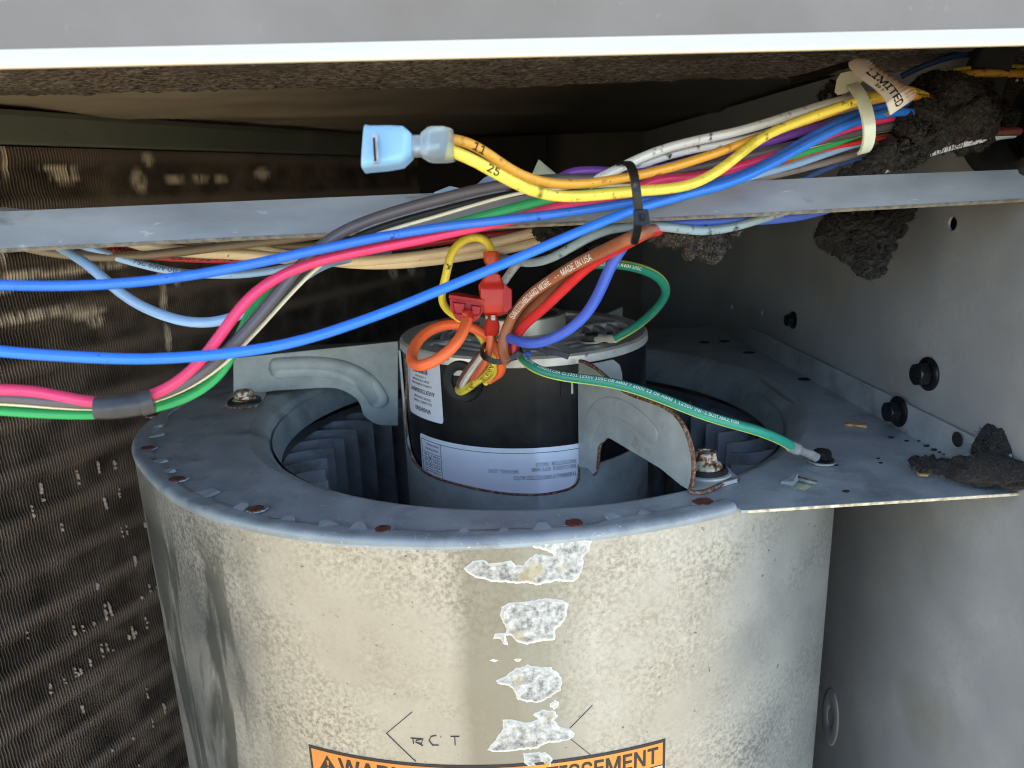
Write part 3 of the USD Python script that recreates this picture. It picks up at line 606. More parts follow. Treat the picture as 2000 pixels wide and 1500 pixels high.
PATCHES = [cr_(L) for L in (
    [(470, 108), (640, 88), (780, 62), (900, 62), (985, 88), (970, 150), (930, 190), (935, 250), (900, 330), (860, 355), (760, 350), (640, 375), (560, 360), (480, 365), (330, 350), (230, 325), (165, 290), (160, 265), (210, 220), (280, 210), (320, 235), (380, 230), (460, 215), (490, 245), (540, 250), (570, 205), (620, 175), (700, 185), (745, 190), (700, 155), (600, 125)],
    [(400, 520), (450, 490), (560, 485), (680, 465), (780, 470), (835, 500), (825, 580), (790, 630), (750, 670), (745, 730), (640, 745), (560, 765), (500, 745), (460, 705), (430, 700), (440, 770), (410, 755), (390, 725), (345, 725), (360, 690), (425, 688), (430, 655), (400, 620), (390, 570)],
    [(365, 1000), (430, 965), (500, 915), (570, 895), (640, 910), (720, 910), (780, 960), (795, 1010), (780, 1060), (720, 1105), (650, 1135), (560, 1140), (500, 1115), (480, 1060), (440, 1030), (380, 1020)],
    [(305, 1450), (360, 1380), (410, 1310), (400, 1250), (470, 1250), (560, 1275), (640, 1250), (600, 1220), (660, 1185), (740, 1190), (770, 1225), (740, 1255), (780, 1300), (850, 1315), (880, 1345), (850, 1380), (760, 1400), (700, 1400), (640, 1435), (560, 1445), (450, 1460), (340, 1460)],
    [(720, 1140), (745, 1125), (770, 1140), (765, 1170), (740, 1190), (715, 1165)], [(540, 1470), (620, 1462), (690, 1465), (730, 1500), (720, 1580), (600, 1590), (545, 1530)], [(318, 865), (350, 853), (385, 865), (350, 880)], [(475, 858), (510, 850), (535, 860), (505, 876)])]
from scipy.spatial import Delaunay
import shapely
for L in PATCHES:
    pl = poly_wrap(L)
    ring_ = np.array(pl.exterior.segmentize(0.0008).coords)[:-1]
    jit = meshkit.fbm(np.column_stack([ring_ * 900, 0 * ring_[:, 0]]), 3, 7) - 0.5
    cen = ring_.mean(0); dr = ring_ - cen; dr /= np.linalg.norm(dr, axis=1)[:, None]
    ring_ = ring_ + dr * jit[:, None] * 0.0014
    pl = sg.Polygon(ring_).buffer(0)
    if pl.geom_type != "Polygon": pl = max(pl.geoms, key=lambda g: g.area)
    x0, y0, x1, y1 = pl.bounds
    gx, gy = np.meshgrid(np.arange(x0, x1, 0.0007), np.arange(y0, y1, 0.0007)); P = np.column_stack([gx.ravel(), gy.ravel()])
    P = P[shapely.contains_xy(pl.buffer(-0.0003), P[:, 0], P[:, 1])]
    R_ = np.array(pl.exterior.segmentize(0.0006).coords)[:-1]
    P = np.vstack([R_, P]); T = Delaunay(P).simplices; c3 = P[T].mean(1); T = T[shapely.contains_xy(pl, c3[:, 0], c3[:, 1])]
    dist = shapely.distance(pl.exterior, shapely.points(P))
    h = np.where(np.arange(len(P)) < len(R_), 0.00002, 0.00045 - 0.0002 * np.clip(dist / 0.003, 0, 1) + 0.00012 * (meshkit.fbm(np.column_stack([P * 700, 0 * P[:, 0]]), 3, 3) - 0.5))
    I = lambda A: np.stack([np.interp(P[:, 0], WL, A[:, k]) for k in range(2)], 1)
    V = np.column_stack([I(WR) + I(WNm) * h[:, None], P[:, 1]])
    rimv = np.clip(1.15 - dist / (0.0005 + 0.0013 * meshkit.fbm(np.column_stack([P * 350, 0 * P[:, 0]]), 3, 17)), 0, 1)
    me = trimesh.Trimesh(V, T, process=False)
    if (me.face_normals @ np.array([0, -1, 0])).mean() < 0: me.invert()
    add("tape_residue", me, resid, blo, smooth=True, attr={"rim": lambda v, r=rimv: r})
# scratched marks and stamped letters
ink = M("scratch_mark", S("#3f3d39"), rough=0.8)
def stroke(pts, w):
    L = np.array([at_wrap(x, y) for x, y in pts]); pl = sg.LineString(L).buffer(w / 2, cap_style=2)
    mm = extr(pl, 0.0002); mm.apply_translation([0, 0, 0.00008]); return on_wrap(mm, 0.004)
add("scratch_mark", cat_([stroke([(805, 1390), (755, 1432), (812, 1487)], 0.00028)]), ink, blo, smooth=False)
add("scratch_mark", stroke([(1157, 1377), (1113, 1422)], 0.00018), ink, blo, smooth=False)
add("scratch_mark", stroke([(1113, 1442), (1158, 1478)], 0.00018), ink, blo, smooth=False)
add("stamped_letter", cat_([stroke(p, 0.0004) for p in ([(802, 1441), (824, 1443)], [(806, 1441), (808, 1452)], [(812, 1446), (826, 1443), (823, 1452), (812, 1449), (826, 1456)])]), ink, blo, smooth=False)
add("stamped_letter", cat_([stroke([(852, 1436), (842, 1438), (838, 1446), (845, 1455), (857, 1455)], 0.0004)]), ink, blo, smooth=False)
add("stamped_letter", cat_([stroke([(880, 1438), (897, 1438)], 0.0004), stroke([(888, 1438), (889, 1455)], 0.0004)]), ink, blo, smooth=False)
# warning sticker at the lower edge of the photo
st_or = M("sticker_orange", S("#dd8a3c"), rough=0.45, spots=[(120, 0.62, 0.75, S("#b8783c"), 4)])
st_wh = M("sticker_white", S("#e6e4de"), rough=0.45)
st_bk = M("sticker_black", S("#2a2522"), rough=0.5)
sl, zl = at_wrap(602, 1444); sr_, zr = at_wrap(1299, 1452)
z1 = (zl + zr) / 2; wl = sr_ - sl
stk = add("warning_sticker", on_wrap((lambda m: (m.apply_translation([(sl + sr_) / 2, z1 - 0.03, 0.00015]), m)[1])(trimesh.creation.box([wl, 0.06, 0.00025])), 0.004), st_bk, blo, smooth=False)
def on_stk(poly_or_mesh, mt, name, h=0.00012, lift=0.0003):
    m = poly_or_mesh if isinstance(poly_or_mesh, trimesh.Trimesh) else extr(poly_or_mesh, h)
    m = m.copy(); m.apply_translation([0, 0, lift]); add(name, on_wrap(m, 0.003), mt, stk, smooth=False)
bw = 0.0013
on_stk(sg.box(sl + bw, z1 - 0.0125, sr_ - bw, z1 - bw), st_or, "sticker_band")
on_stk(sg.box(sl + bw, z1 - 0.0585, sr_ - bw, z1 - 0.0132), st_wh, "sticker_field")
def label_text(t, x, z, h, sx=1.0, bold=True):
    m = meshkit.text_mesh(t, h, 0.0001, bold); m.apply_scale([sx, 1, 1]); m.apply_translation([x, z, 0]); return m
tx = wl / 0.165
on_stk(label_text("WARNING", sl + 0.0150 * tx, z1 - 0.0108, 0.0078, 0.98), st_bk, "sticker_text", lift=0.00045)
m = label_text("AVERTISSEMENT", 0, 0, 0.0078, 0.80); m.apply_translation([sr_ - bw - 0.0022 - m.bounds[1][0], z1 - 0.0108, 0]); on_stk(m, st_bk, "sticker_text", lift=0.00045)
for x0_ in (sl + 0.0047, m.bounds[0][0] - 0.0115):
    tri = sg.Polygon([(x0_, z1 - 0.0108), (x0_ + 0.009, z1 - 0.0108), (x0_ + 0.0045, z1 - 0.0029)])
    exc = sg.Polygon([(x0_ + 0.0038, z1 - 0.0055), (x0_ + 0.0052, z1 - 0.0055), (x0_ + 0.0048, z1 - 0.0084), (x0_ + 0.0042, z1 - 0.0084)]).union(sg.Point(x0_ + 0.0045, z1 - 0.0096).buffer(0.0006))
    on_stk(tri.difference(exc), st_bk, "warning_triangle", lift=0.00045)

# ---------------------------------------------------------------- blower wheel
whl = thing("blower_impeller", "grey squirrel cage impeller with upright blades inside the blower inlet", "impeller", (AX[0], AX[1], -0.33))
blade_m = M("blade_steel", [(0.3, S("#858a90")), (0.7, S("#a0a5ab"))], scale=60, rough=0.5, metal=0.15, spots=[(40, 0.5, 0.7, S("#6d6a64"), 5)])
NB = 42
for k in range(NB):
    t0 = 2 * np.pi * k / NB; pts = []
    for q in np.linspace(0, 1, 7):
        r = 0.126 + 0.033 * q; t = t0 + 0.10 * q ** 2 + 0.01
        pts.append((AX[0] + r * math.sin(t), AX[1] - r * math.cos(t)))
    pl = sg.LineString(pts).buffer(0.0006, cap_style=2, join_style=2)
    b = extr(pl, 0.15); b.apply_translation([0, 0, -0.312]); add("blade", b, blade_m, whl, smooth=40)
add("shroud_ring", revolve([(0.152, -0.1600), (0.1605, -0.1600), (0.1605, -0.172), (0.1595, -0.172), (0.1595, -0.1612), (0.152, -0.1612)], AX, 96), blade_m, whl)
add("back_plate", revolve([(1e-4, -0.313), (0.160, -0.313), (0.160, -0.316), (1e-4, -0.316)], AX, 96), blade_m, whl)
add("shroud_floor", revolve([(1e-4, -0.497), (0.20, -0.497)], AX, 48), blade_m, blo)

# ---------------------------------------------------------------- motor
mot = thing("blower_motor", "black electric motor with slotted silver end bell hanging in the blower inlet", "motor", (AX[0], AX[1], ZT - 0.13))
m_black = M("motor_black", [(0.3, S("#080809")), (0.7, S("#0e0e0f"))], scale=30, rough=0.36, rvar=0.1, spots=[(45, 0.5, 0.8, S("#1d1b19"), 7), (520, 0.7, 0.76, S("#3a3a3c"), 2)], bump=(300, 0.05, 0.0003))
m_alu = M("end_bell_aluminium", [(0.3, S("#c0beb8")), (0.7, S("#d6d4cd"))], scale=120, rough=0.34, metal=0.4, bump=(600, 0.2, 0.0004), spots=[(240, 0.62, 0.74, S("#6d6b66"), 4)])
m_void = M("motor_inside", S("#0b0b0b"), rough=0.7)
label_m = M("white_label", [(0.3, S("#d3d5de")), (0.7, S("#dcdde4"))], scale=40, rough=0.42)
print_m = M("label_print", S("#23252d"), rough=0.7)
zt = ZT
add("shell", revolve([(0.0735, -0.0925), (RM, -0.0930), (RM, -0.235), (0.06, -0.245), (1e-4, -0.245)][::-1], AX, 128), m_black, mot, smooth=50)
bell = add("end_bell", revolve([(0.064, zt - 0.009), (0.064, zt - 0.001), (0.0647, zt), (0.0738, zt), (0.0752, zt - 0.0012), (0.0754, zt - 0.0025), (0.0756, zt - 0.0052), (0.0752, zt - 0.0056), (0.070, zt - 0.0056)][::-1], AX, 128), m_alu, mot, smooth=40)
add("inner_baffle", revolve([(1e-4, zt - 0.0125), (0.0742, zt - 0.0125)][::-1], AX, 64), m_void, mot)
for r0, r1 in ((0.0555, 0.0595), (0.0465, 0.0510), (0.0375, 0.0420)):
    add("vent_rib", revolve([(r0, zt - 0.0065), (r0, zt - 0.0022), (r0 + 0.0008, zt - 0.0014), (r1 - 0.0008, zt - 0.0014), (r1, zt - 0.0022), (r1, zt - 0.0065)][::-1], AX, 96), m_alu, bell, smooth=50)
for k in range(8):
    t = math.radians(22 + 45 * k); d = np.array([math.sin(t), -math.cos(t)]); n = np.array([-d[1], d[0]])
    w = 0.0034 if k % 2 else 0.0085
    a0, a1 = np.array(AX) + d * 0.030, np.array(AX) + d * 0.0655
    add("bell_spoke", bx(-0.0355 / 2, 0.0355 / 2, -w / 2, w / 2, -0.003, 0.0028, 0.0009).apply_transform(np.array([[d[0], n[0], 0, (a0 + a1)[0] / 2], [d[1], n[1], 0, (a0 + a1)[1] / 2], [0, 0, 1, zt - 0.0034], [0, 0, 0, 1]])), m_alu, bell, smooth=30)
hubm = M("bearing_cap_zinc", [(0.3, S("#9c9a90")), (0.7, S("#b5b3a8"))], scale=90, rough=0.35, metal=0.6, bump=(400, 0.2, 0.0004))
add("bearing_cap", revolve([(0.036, zt - 0.004), (0.0355, zt + 0.001), (0.0265, zt + 0.0015), (0.0262, zt + 0.0095), (0.0255, zt + 0.0105), (0.0225, zt + 0.0108), (0.0215, zt + 0.0098), (0.0120, zt + 0.0098), (0.0110, zt + 0.012), (1e-4, zt + 0.012)][::-1], AX, 64), hubm, mot, smooth=35)
add("cap_plug", revolve([(0.0212, zt + 0.0101), (1e-4, zt + 0.0124)][::-1], AX, 40), M("cap_rust_brown", S("#4a3c30"), rough=0.7, spots=[(300, 0.5, 0.65, S("#6d5845"), 4)]), mot)
# through bolts and slots seen on the shell
for x, y in ((1110, 752),):
    a, z = at_cyl(x, y, AX, RM); b = extr(sg.box(-0.0045, -0.006, 0.0045, 0.006), 0.0008); add("shell_slot", bend_cyl(b, AX, RM, a, z, size=0.003), m_void, mot)
    c = extr(sg.box(0.0012, -0.0048, 0.0022, 0.0035), 0.0012); add("slot_clip", bend_cyl(c, AX, RM, a, z, size=0.003), m_alu, mot)
def rrect(x0, y0, x1, y1, r=0.002):
    return sg.box(x0 + r, y0 + r, x1 - r, y1 - r).buffer(r, 6)
# upside-down labels (the motor hangs shaft down)
aW, zW = math.radians(-52.5), -0.1095
WW, WH = 0.0360, 0.0350
def on_motor(m, a, z, mt, parent, name, flip=True, lift=0.0):
    m = m if isinstance(m, trimesh.Trimesh) else extr(m, 0.00015)
    m = m.copy(); m.apply_translation([0, 0, lift]); return add(name, bend_cyl(m, AX, RM, a, z, flip, 0.003), mt, parent, smooth=False)
wl_ = on_motor(rrect(-WW / 2, -WH / 2, WW / 2, WH / 2), aW, zW, label_m, mot, "warning_label", lift=0.0002)
def centred(t, h, y, sx=1.0, bold=False, x=0.0):
    m = meshkit.text_mesh(t, h, 0.00006, bold); m.apply_scale([sx, 1, 1]); c = m.bounds.mean(0)[0]; m.apply_translation([x - c, y, 0.00038]); return m
rows = [("WARNING", 0.0024, 0.0112, 1.0, True), ("DISCONNECT POWER", 0.0014, 0.0072, 0.95, False), ("BEFORE SERVICING", 0.0014, 0.0047, 0.95, False), ("AVERTISSEMENT", 0.0023, 0.0004, 0.95, True),
        ("COUPER L'ALIMENTATION", 0.0013, -0.0030, 0.9, False), ("AVANT D'INTERVENIR", 0.0013, -0.0054, 0.9, False), ("7 1648591 30474", 0.0010, -0.0074, 0.95, False)]
on_motor(cat_([centred(t, h, y, sx, b) for t, h, y, sx, b in rows]), aW, zW, print_m, wl_, "label_print")
bars = []; x = -0.0075; rb = np.random.default_rng(7)
while x < 0.0075:
    w = 0.00028 * rb.integers(1, 4); b = extr(sg.box(x, -0.0150, x + w, -0.0090), 0.00006); b.apply_translation([0, 0, 0.00038]); bars.append(b); x += w + 0.0003 * rb.integers(1, 3)
on_motor(cat_(bars), aW, zW, print_m, wl_, "barcode")
aN, zN, NW, NH = math.radians(-15.5), -0.1537, 0.1060, 0.0335
np_ = on_motor(rrect(-NW / 2, -NH / 2, NW / 2, NH / 2), aN, zN, label_m, mot, "name_plate", lift=0.0002)
def L_(t, h, x, y, sx=1.0, bold=False, right=False):
    m = meshkit.text_mesh(t, h, 0.00006, bold); m.apply_scale([sx, 1, 1]); m.apply_translation([x - (m.bounds[1][0] if right else 0), y, 0.00038]); return m
xr = -0.046      # label's own left, which hangs on the right
T_ = [L_("THERMALLY PROTECTED AUTO", 0.0023, xr, -0.0010, 0.72), L_("INS CLASS B  40\u00b0C AMB", 0.0021, xr, -0.0054, 0.74), L_("PROTECTOR: 7A010", 0.0021, xr, -0.0083, 0.80), L_("MFG NO. J29C", 0.0021, -0.014, -0.0046, 0.82)]
lin = lambda x0, y0, x1, y1, w=0.00032: extr(sg.LineString([(x0, y0), (x1, y1)]).buffer(w / 2, cap_style=2), 0.00006).apply_translation([0, 0, 0.00038])
x2 = 0.0335
T_ += [lin(-0.052, -0.0140, 0.0512, -0.0140), lin(x2, -0.0140, x2, 0.016), lin(0.0512, -0.0140, 0.0512, 0.016)]
T_ += [L_("Made in Mexico", 0.0012, 0.0352, -0.0124, 0.9), L_("CONNECTION DIAG", 0.0010, 0.0352, -0.0097, 0.9)]
for yy in (-0.0068, -0.0036, -0.0004, 0.0030):
    T_ += [lin(x2, yy, 0.0512, yy, 0.00022), L_("HI", 0.0011, 0.0343, yy + 0.0009), L_("BLK", 0.0011, 0.0376, yy + 0.0009), L_("RED", 0.0011, 0.0462, yy + 0.0009)]
T_ += [lin(0.0368, -0.0068, 0.0368, 0.0155, 0.00022), lin(0.0415, -0.0060, 0.0450, -0.0010, 0.0003), lin(0.0415, -0.0010, 0.0450, -0.0060, 0.0003), lin(0.0412, 0.0005, 0.0452, 0.0005, 0.0003), lin(0.0412, 0.0016, 0.0452, 0.0016, 0.0003), lin(0.0412, 0.0042, 0.0452, 0.0042, 0.0003)]
on_motor(cat_(T_), aN, zN, print_m, np_, "label_print")
# rubber grommet where the leads leave
aG, zG = at_cyl(904, 744, AX, RM)
gm = revolve([(0.0065, -0.002), (0.0062, 0.0018), (0.0080, 0.0030), (0.0108, 0.0026), (0.0118, 0.0)], (0, 0), 40)
gp = np.array([AX[0] + RM * math.sin(aG), AX[1] - RM * math.cos(aG), zG]); gn = np.array([math.sin(aG), -math.cos(aG), 0])
gm.apply_transform(frame_of(gp, gn)); trimesh.repair.fix_normals(gm); add("lead_grommet", gm, black_rubber, mot, smooth=60)
gd = revolve([(1e-4, 0.0006), (0.0066, 0.0006)], (0, 0), 24); gd.apply_transform(frame_of(gp, gn)); gd.invert(); add("grommet_hole", gd, m_void, mot)
nb = extr(sg.Polygon([(-0.0052, -0.0026), (0.0052, -0.0026), (0.0048, 0.0024), (-0.0048, 0.0024)]), 0.0012); add("bell_tongue", bend_cyl(nb, AX, RM, aG - 0.03, -0.0950, size=0.003), m_alu, mot)
# earth screw on the bell
ES = at_z(1155, 668, zt)
hex_screw(ES + [0, 0, 0.0002], (0, 0, 1), 0.0042, M("earth_screw", S("#4a4844"), rough=0.45, metal=0.7), mot, washer=1.25, h=0.9, name="earth_screw")

# ---------------------------------------------------------------- motor mount: belly band with sheet arms
mnt = thing("motor_mount", "galvanised motor mount, a belly band with bent sheet arms bolted to the blower", "bracket", (AX[0], AX[1], ZP))
RB = RM + 0.0009
def band_piece(poly, r=RB, th=0.0012, name="band", mt=None):
    """flat polygon in (angle, z) round the motor"""
    m = extr(affinity.scale(poly, r, 1, origin=(0, 0)), th); return add(name, bend_cyl(m, AX, r, 0.0, 0.0, size=0.004), mt or galv_arm, mnt, smooth=30)
aL, aR = math.radians(-79), math.radians(20.8)
win = sg.Polygon([(math.radians(-78.5), -0.085)] + [at_cyl(x, y, AX, RB) for x, y in ((797, 845), (803, 880), (815, 905), (833, 922), (880, 940), (930, 955), (1000, 962), (1060, 964), (1100, 959), (1120, 947), (1129, 925))] + [(aR, -0.145), (aR, -0.085)])
outer = sg.Polygon([(math.radians(-97), -0.0935), (math.radians(-77), -0.0935), (math.radians(-77), -0.095), (aR - 0.01, -0.097), (aR + 0.06, -0.097), (aR + 0.06, -0.150), (aR + 0.2, -0.150), (aR + 0.2, -0.215), (math.radians(-97), -0.215)])
band_piece(outer.difference(win.buffer(0)))
wr_ = np.array([at_cyl(x, y, AX, RB) for x, y in ((796, 700), (796, 780), (797, 845), (803, 880), (815, 905), (833, 922), (880, 940), (930, 955), (1000, 962), (1060, 964), (1100, 959), (1120, 947), (1129, 925), (1131, 905))])
ed = smooth_path([[AX[0] + (RB + 0.0010) * math.sin(a), AX[1] - (RB + 0.0010) * math.cos(a), z] for a, z in wr_], 0.0015, 0.0003)
add("band_edge", tube(ed, 0.0007, 8), cut_edge, mnt, smooth=60)
back = sg.Polygon([(math.radians(28), -0.150), (math.radians(150), -0.150), (math.radians(150), -0.0935), (math.radians(262.5), -0.0935), (math.radians(262.5), -0.215), (math.radians(28), -0.215)])
band_piece(back)
def sheet_arm(px, p, n, th, name="arm"):
    """a flat sheet arm whose outline is seen at these pixels, standing in the plane (p, n)"""
    n = np.array(n, float) / np.linalg.norm(n); ex = np.cross([0, 0, 1], n); ex /= np.linalg.norm(ex)
    Q = [at_plane(x, y, p, n) for x, y in px]; pl = sg.Polygon([((q - p) @ ex, q[2]) for q in Q])
    m = extr(pl, th); v = np.array(m.vertices); m.vertices = p + v[:, :1] * ex + (v[:, 1] - p[2])[:, None] * [0, 0, 1] - v[:, 2:] * n; trimesh.repair.fix_normals(m)
    return m, Q
def qb(pts, k=6):
    """rounds the corners of a pixel outline marked (x, y, r)"""
    out = []
    N_ = len(pts)
    for i, p in enumerate(pts):
        if len(p) == 2: out.append(p); continue
        a, b, c = np.array(pts[i - 1][:2], float), np.array(p[:2], float), np.array(pts[(i + 1) % N_][:2], float); r = p[2]
        u = (a - b) / np.linalg.norm(a - b); w = (c - b) / np.linalg.norm(c - b); s0, s1 = b + u * r, b + w * r
        for t in np.linspace(0, 1, k): out.append(tuple((1 - t) ** 2 * s0 + 2 * t * (1 - t) * b + t * t * s1))
    return out
# left arm
PL, NL = np.array([-0.10, at_z(460, 772, ZP)[1], -0.12]), np.array([0.0, -1.0, 0.0])
lo = qb([(777, 667), (456, 700, 5), (456, 792), (500, 792), (508, 770, 6), (531, 763, 8), (668, 755, 34), (703, 785, 12), (710, 812, 8), (735, 830, 14), (777, 831)])
m, Q = sheet_arm(lo, PL, NL, 0.0014)
larm = add("arm", m, galv_arm, mnt, smooth=30)
def rib(px, w, p, n, parent, flat=0.35, mt=galv_arm, off=0.0002):
    n = np.array(n, float) / np.linalg.norm(n); C = smooth_path([at_plane(x, y, p, n) + n * off for x, y in px], 0.0015, 0.0005)
    T = np.gradient(C, axis=0); T /= np.linalg.norm(T, axis=1)[:, None]; B = np.cross(n, T); a = np.linspace(0, 2 * np.pi, 20, endpoint=False); c = float(C.mean(0) @ FW)
    L = np.linspace(0, 1, len(C)); tip = np.sqrt(np.clip(1 - np.clip(1 - np.minimum(L, 1 - L) / 0.07, 0, 1) ** 2, 0.0, 1)) * 0.98 + 0.02
    r = pxw(w, c) / 2 * tip
    v = C[:, None] + r[:, None, None] * (np.cos(a)[None, :, None] * B[:, None] + flat * np.sin(a)[None, :, None] * n)
    k = 20; f = []
    for i in range(len(C) - 1):
        for j in range(k):
            q = (j + 1) % k; f += [[i * k + j, i * k + q, (i + 1) * k + q], [i * k + j, (i + 1) * k + q, (i + 1) * k + j]]
    m = trimesh.Trimesh(v.reshape(-1, 3), f, process=False); m.invert() if m.volume < 0 else None
    add("pressed_rib", m, mt, parent, smooth=80)
rib([(524, 720), (580, 718), (640, 718), (682, 727), (715, 748), (736, 778), (744, 796)], 42, PL, NL, larm, flat=0.42)
# its foot
ft = [at_z(x, y, ZP) for x, y in ((446, 783), (456, 772), (520, 772), (512, 784), (499, 799), (437, 799))]
m = extr(sg.Polygon([p[:2] for p in ft] ).convex_hull, 0.0018); m.apply_translation([0, 0, ZP + 0.0003]); add("foot", m, galv_arm, larm, smooth=False)
add("foot_edge", hull([at_z(x, y, ZP) + [0, -0.0002, z] for x, y in ((437, 800), (499, 800)) for z in (0.0004, 0.0020)] + [at_z(x, y, ZP) + [0, 0.0004, z] for x, y in ((437, 800), (499, 800)) for z in (0.0004, 0.0020)]), cut_edge, larm, smooth=False)
bp = at_z(478, 786, ZP + 0.002)
wsh = revolve([(0.0105, 0.0), (0.0105, 0.0015), (0.0095, 0.0024), (0.004, 0.0024)], (bp[0], bp[1]), 32); wsh.apply_translation([0, 0, ZP + 0.002]); trimesh.repair.fix_normals(wsh); add("rubber_washer", wsh, black_rubber, mnt)
hex_screw(np.array([bp[0], bp[1], ZP + 0.0035]), (0, 0, 1), 0.0058, rust_head, mnt, washer=1.3, h=1.0, name="mounting_bolt")
# right arm, with its sheet edge towards us
FE = at_z(1345, 957, ZP + 0.001); PR = FE.copy(); aJ, zJ = at_cyl(1129, 850, AX, RB + 0.0028); dirv = np.array([AX[0] + (RB + 0.0028) * math.sin(aJ) - PR[0], AX[1] - (RB + 0.0028) * math.cos(aJ) - PR[1], 0]); dirv /= np.linalg.norm(dirv)
NR = np.array([dirv[1], -dirv[0], 0]); NR = NR if NR @ PR < 0 else -NR
ro = qb([(1130, 706), (1170, 727), (1215, 764), (1268, 786), (1312, 806, 8), (1338, 842, 22), (1352, 905, 20), (1346, 957), (1330, 948), (1290, 915), (1186, 853, 8), (1166, 872, 10), (1164, 922), (1157, 926), (1148, 914), (1130, 911)])
m, Q = sheet_arm(ro, PR, NR, 0.0017)
rarm = add("arm", m, galv_arm, mnt, smooth=30)
e_px = [(1130, 706), (1170, 727), (1215, 764), (1268, 786), (1305, 803), (1322, 816), (1338, 842), (1347, 872), (1351, 905), (1349, 935), (1346, 955)]
C = smooth_path([at_plane(x, y, PR, NR) - NR * 0.00085 for x, y in e_px], 0.0012, 0.0003)
add("arm_edge", tube(C, 0.00105, 8), cut_edge, rarm, smooth=60)
C = smooth_path([at_plane(x, y, PR, NR) - NR * 0.0009 for x, y in [(1157, 927), (1165, 915), (1166, 890), (1170, 868), (1180, 855), (1192, 855)]], 0.0012, 0.0003)
add("arm_edge", tube(C, 0.0009, 8), cut_edge, rarm, smooth=60)
rib([(1146, 880), (1150, 840), (1165, 806), (1190, 793), (1230, 812), (1262, 835), (1284, 862)], 42, PR, NR, rarm, flat=0.12)
ft = [at_z(x, y, ZP + 0.0015) for x, y in ((1345, 957), (1352, 960), (1362, 960), (1444, 936), (1428, 922), (1400, 905), (1345, 920))]
m = extr(sg.Polygon([p[:2] for p in ft]).convex_hull, 0.0017); m.apply_translation([0, 0, ZP + 0.0003]); add("foot", m, galv_arm, rarm, smooth=False)
C = smooth_path([at_z(x, y, ZP + 0.0015) + [0, 0, -0.0003] for x, y in ((1345, 957), (1356, 960), (1400, 949), (1445, 936))], 0.001, 0.0001)
add("foot_edge", tube(C, 0.00105, 8), cut_edge, rarm, smooth=60)
bp = at_z(1378, 922, ZP + 0.002)
wsh = revolve([(0.0098, 0.0), (0.0098, 0.0016), (0.0088, 0.0028), (0.004, 0.0028)][::-1], (bp[0], bp[1]), 40); wsh.apply_translation([0, 0, ZP + 0.002]); add("rubber_washer", wsh, black_rubber, mnt)
wsh = revolve([(0.0112, 0.0003), (0.0112, 0.0012), (0.0100, 0.0014)][::-1], (bp[0], bp[1]), 40); wsh.apply_translation([0, 0, ZP + 0.0017]); add("steel_washer", wsh, galv_arm, mnt)
b_ = revolve(np.array([(1.5, 0), (1.5, 0.25), (1.15, 0.5), (1.05, 0.6), (1.0, 1.35), (0.9, 1.5), (0.55, 1.52), (0.5, 1.44), (1e-3, 1.44)])[::-1] * 0.0048, (bp[0], bp[1]), 40); b_.apply_translation([0, 0, ZP + 0.0048]); add("mounting_bolt", b_, rust_head, mnt, smooth=35, label="rust streaked mounting bolt")
# clip of the band that shows behind the right arm
cl = [at_cyl(x, y, AX, RB + 0.0012) for x, y in ((1138, 712), (1165, 708), (1195, 702), (1207, 712), (1212, 730), (1212, 800), (1140, 800))]
band_piece(sg.Polygon(cl).buffer(0), RB + 0.0012, 0.0012, "band_clip")
# third arm at the back
m = bx(-0.0008, 0.0008, 0.076, 0.165, ZP - 0.005, ZP + 0.032); a_ = math.radians(60); R_ = np.array([[math.cos(a_ - np.pi / 2), -math.sin(a_ - np.pi / 2), 0, AX[0]], [math.sin(a_ - np.pi / 2), math.cos(a_ - np.pi / 2), 0, AX[1]], [0, 0, 1, 0], [0, 0, 0, 1]]); m.apply_transform(R_)
add("arm", m, galv_arm, mnt, smooth=False)

# ---------------------------------------------------------------- wires
def plastic(name, hexc, rough=0.34, dirt=0.0, k=1.0):
    sp = [(900, 0.70, 0.76, S("#2c2620"), 2)]
    if dirt: sp = [(210, 0.66 - 0.1 * dirt, 0.74 - 0.06 * dirt, S("#2a2318"), 6), (60, 0.6, 0.75, tuple(0.55 * x for x in S(hexc)), 5)] + sp
    c = np.array(S(hexc, k)); g = c @ [0.3, 0.6, 0.1]; c = 0.94 * c + 0.06 * g; d = 0.62 * c + 0.38 * np.array(S("#6b6358")); sp = [(28, 0.50, 0.80, tuple(0.6 * c + 0.4 * d), 7), (330, 0.62, 0.80, tuple(0.5 * c + 0.5 * d), 5)] + sp
    return M(name, [(0.3, tuple(0.88 * c)), (0.7, tuple(c))], scale=60, rough=rough, rvar=0.12, spots=sp, bump=(300, 0.15, 0.0004))
P_blue = plastic("blue_insulation", "#1b78e6"); P_blue2 = plastic("worn_blue_insulation", "#2672dc", dirt=0.7); P_motor_blue = plastic("violet_blue_insulation", "#3f63cf", dirt=0.0, rough=0.42)
P_pink = plastic("pink_insulation", "#ee2f68"); P_green = plastic("green_insulation", "#17a457"); P_grey = plastic("dark_grey_insulation", "#565054"); P_black = plastic("black_insulation", "#232327")
P_cream = plastic("cream_insulation", "#e8dcbb"); P_white = plastic("white_insulation", "#e9e7e0", dirt=0.9); P_yellow = plastic("yellow_insulation", "#f6da3c", dirt=0.7); P_amber = plastic("amber_insulation", "#e9a51c", dirt=0.9)
P_ylead = plastic("lemon_insulation", "#ead42c", dirt=0.5); P_purple = plastic("purple_insulation", "#7d43a8", dirt=0.2); P_lb = plastic("light_blue_insulation", "#8fb6de"); P_lbd = plastic("grimy_light_blue_insulation", "#93aab4", dirt=1.0)
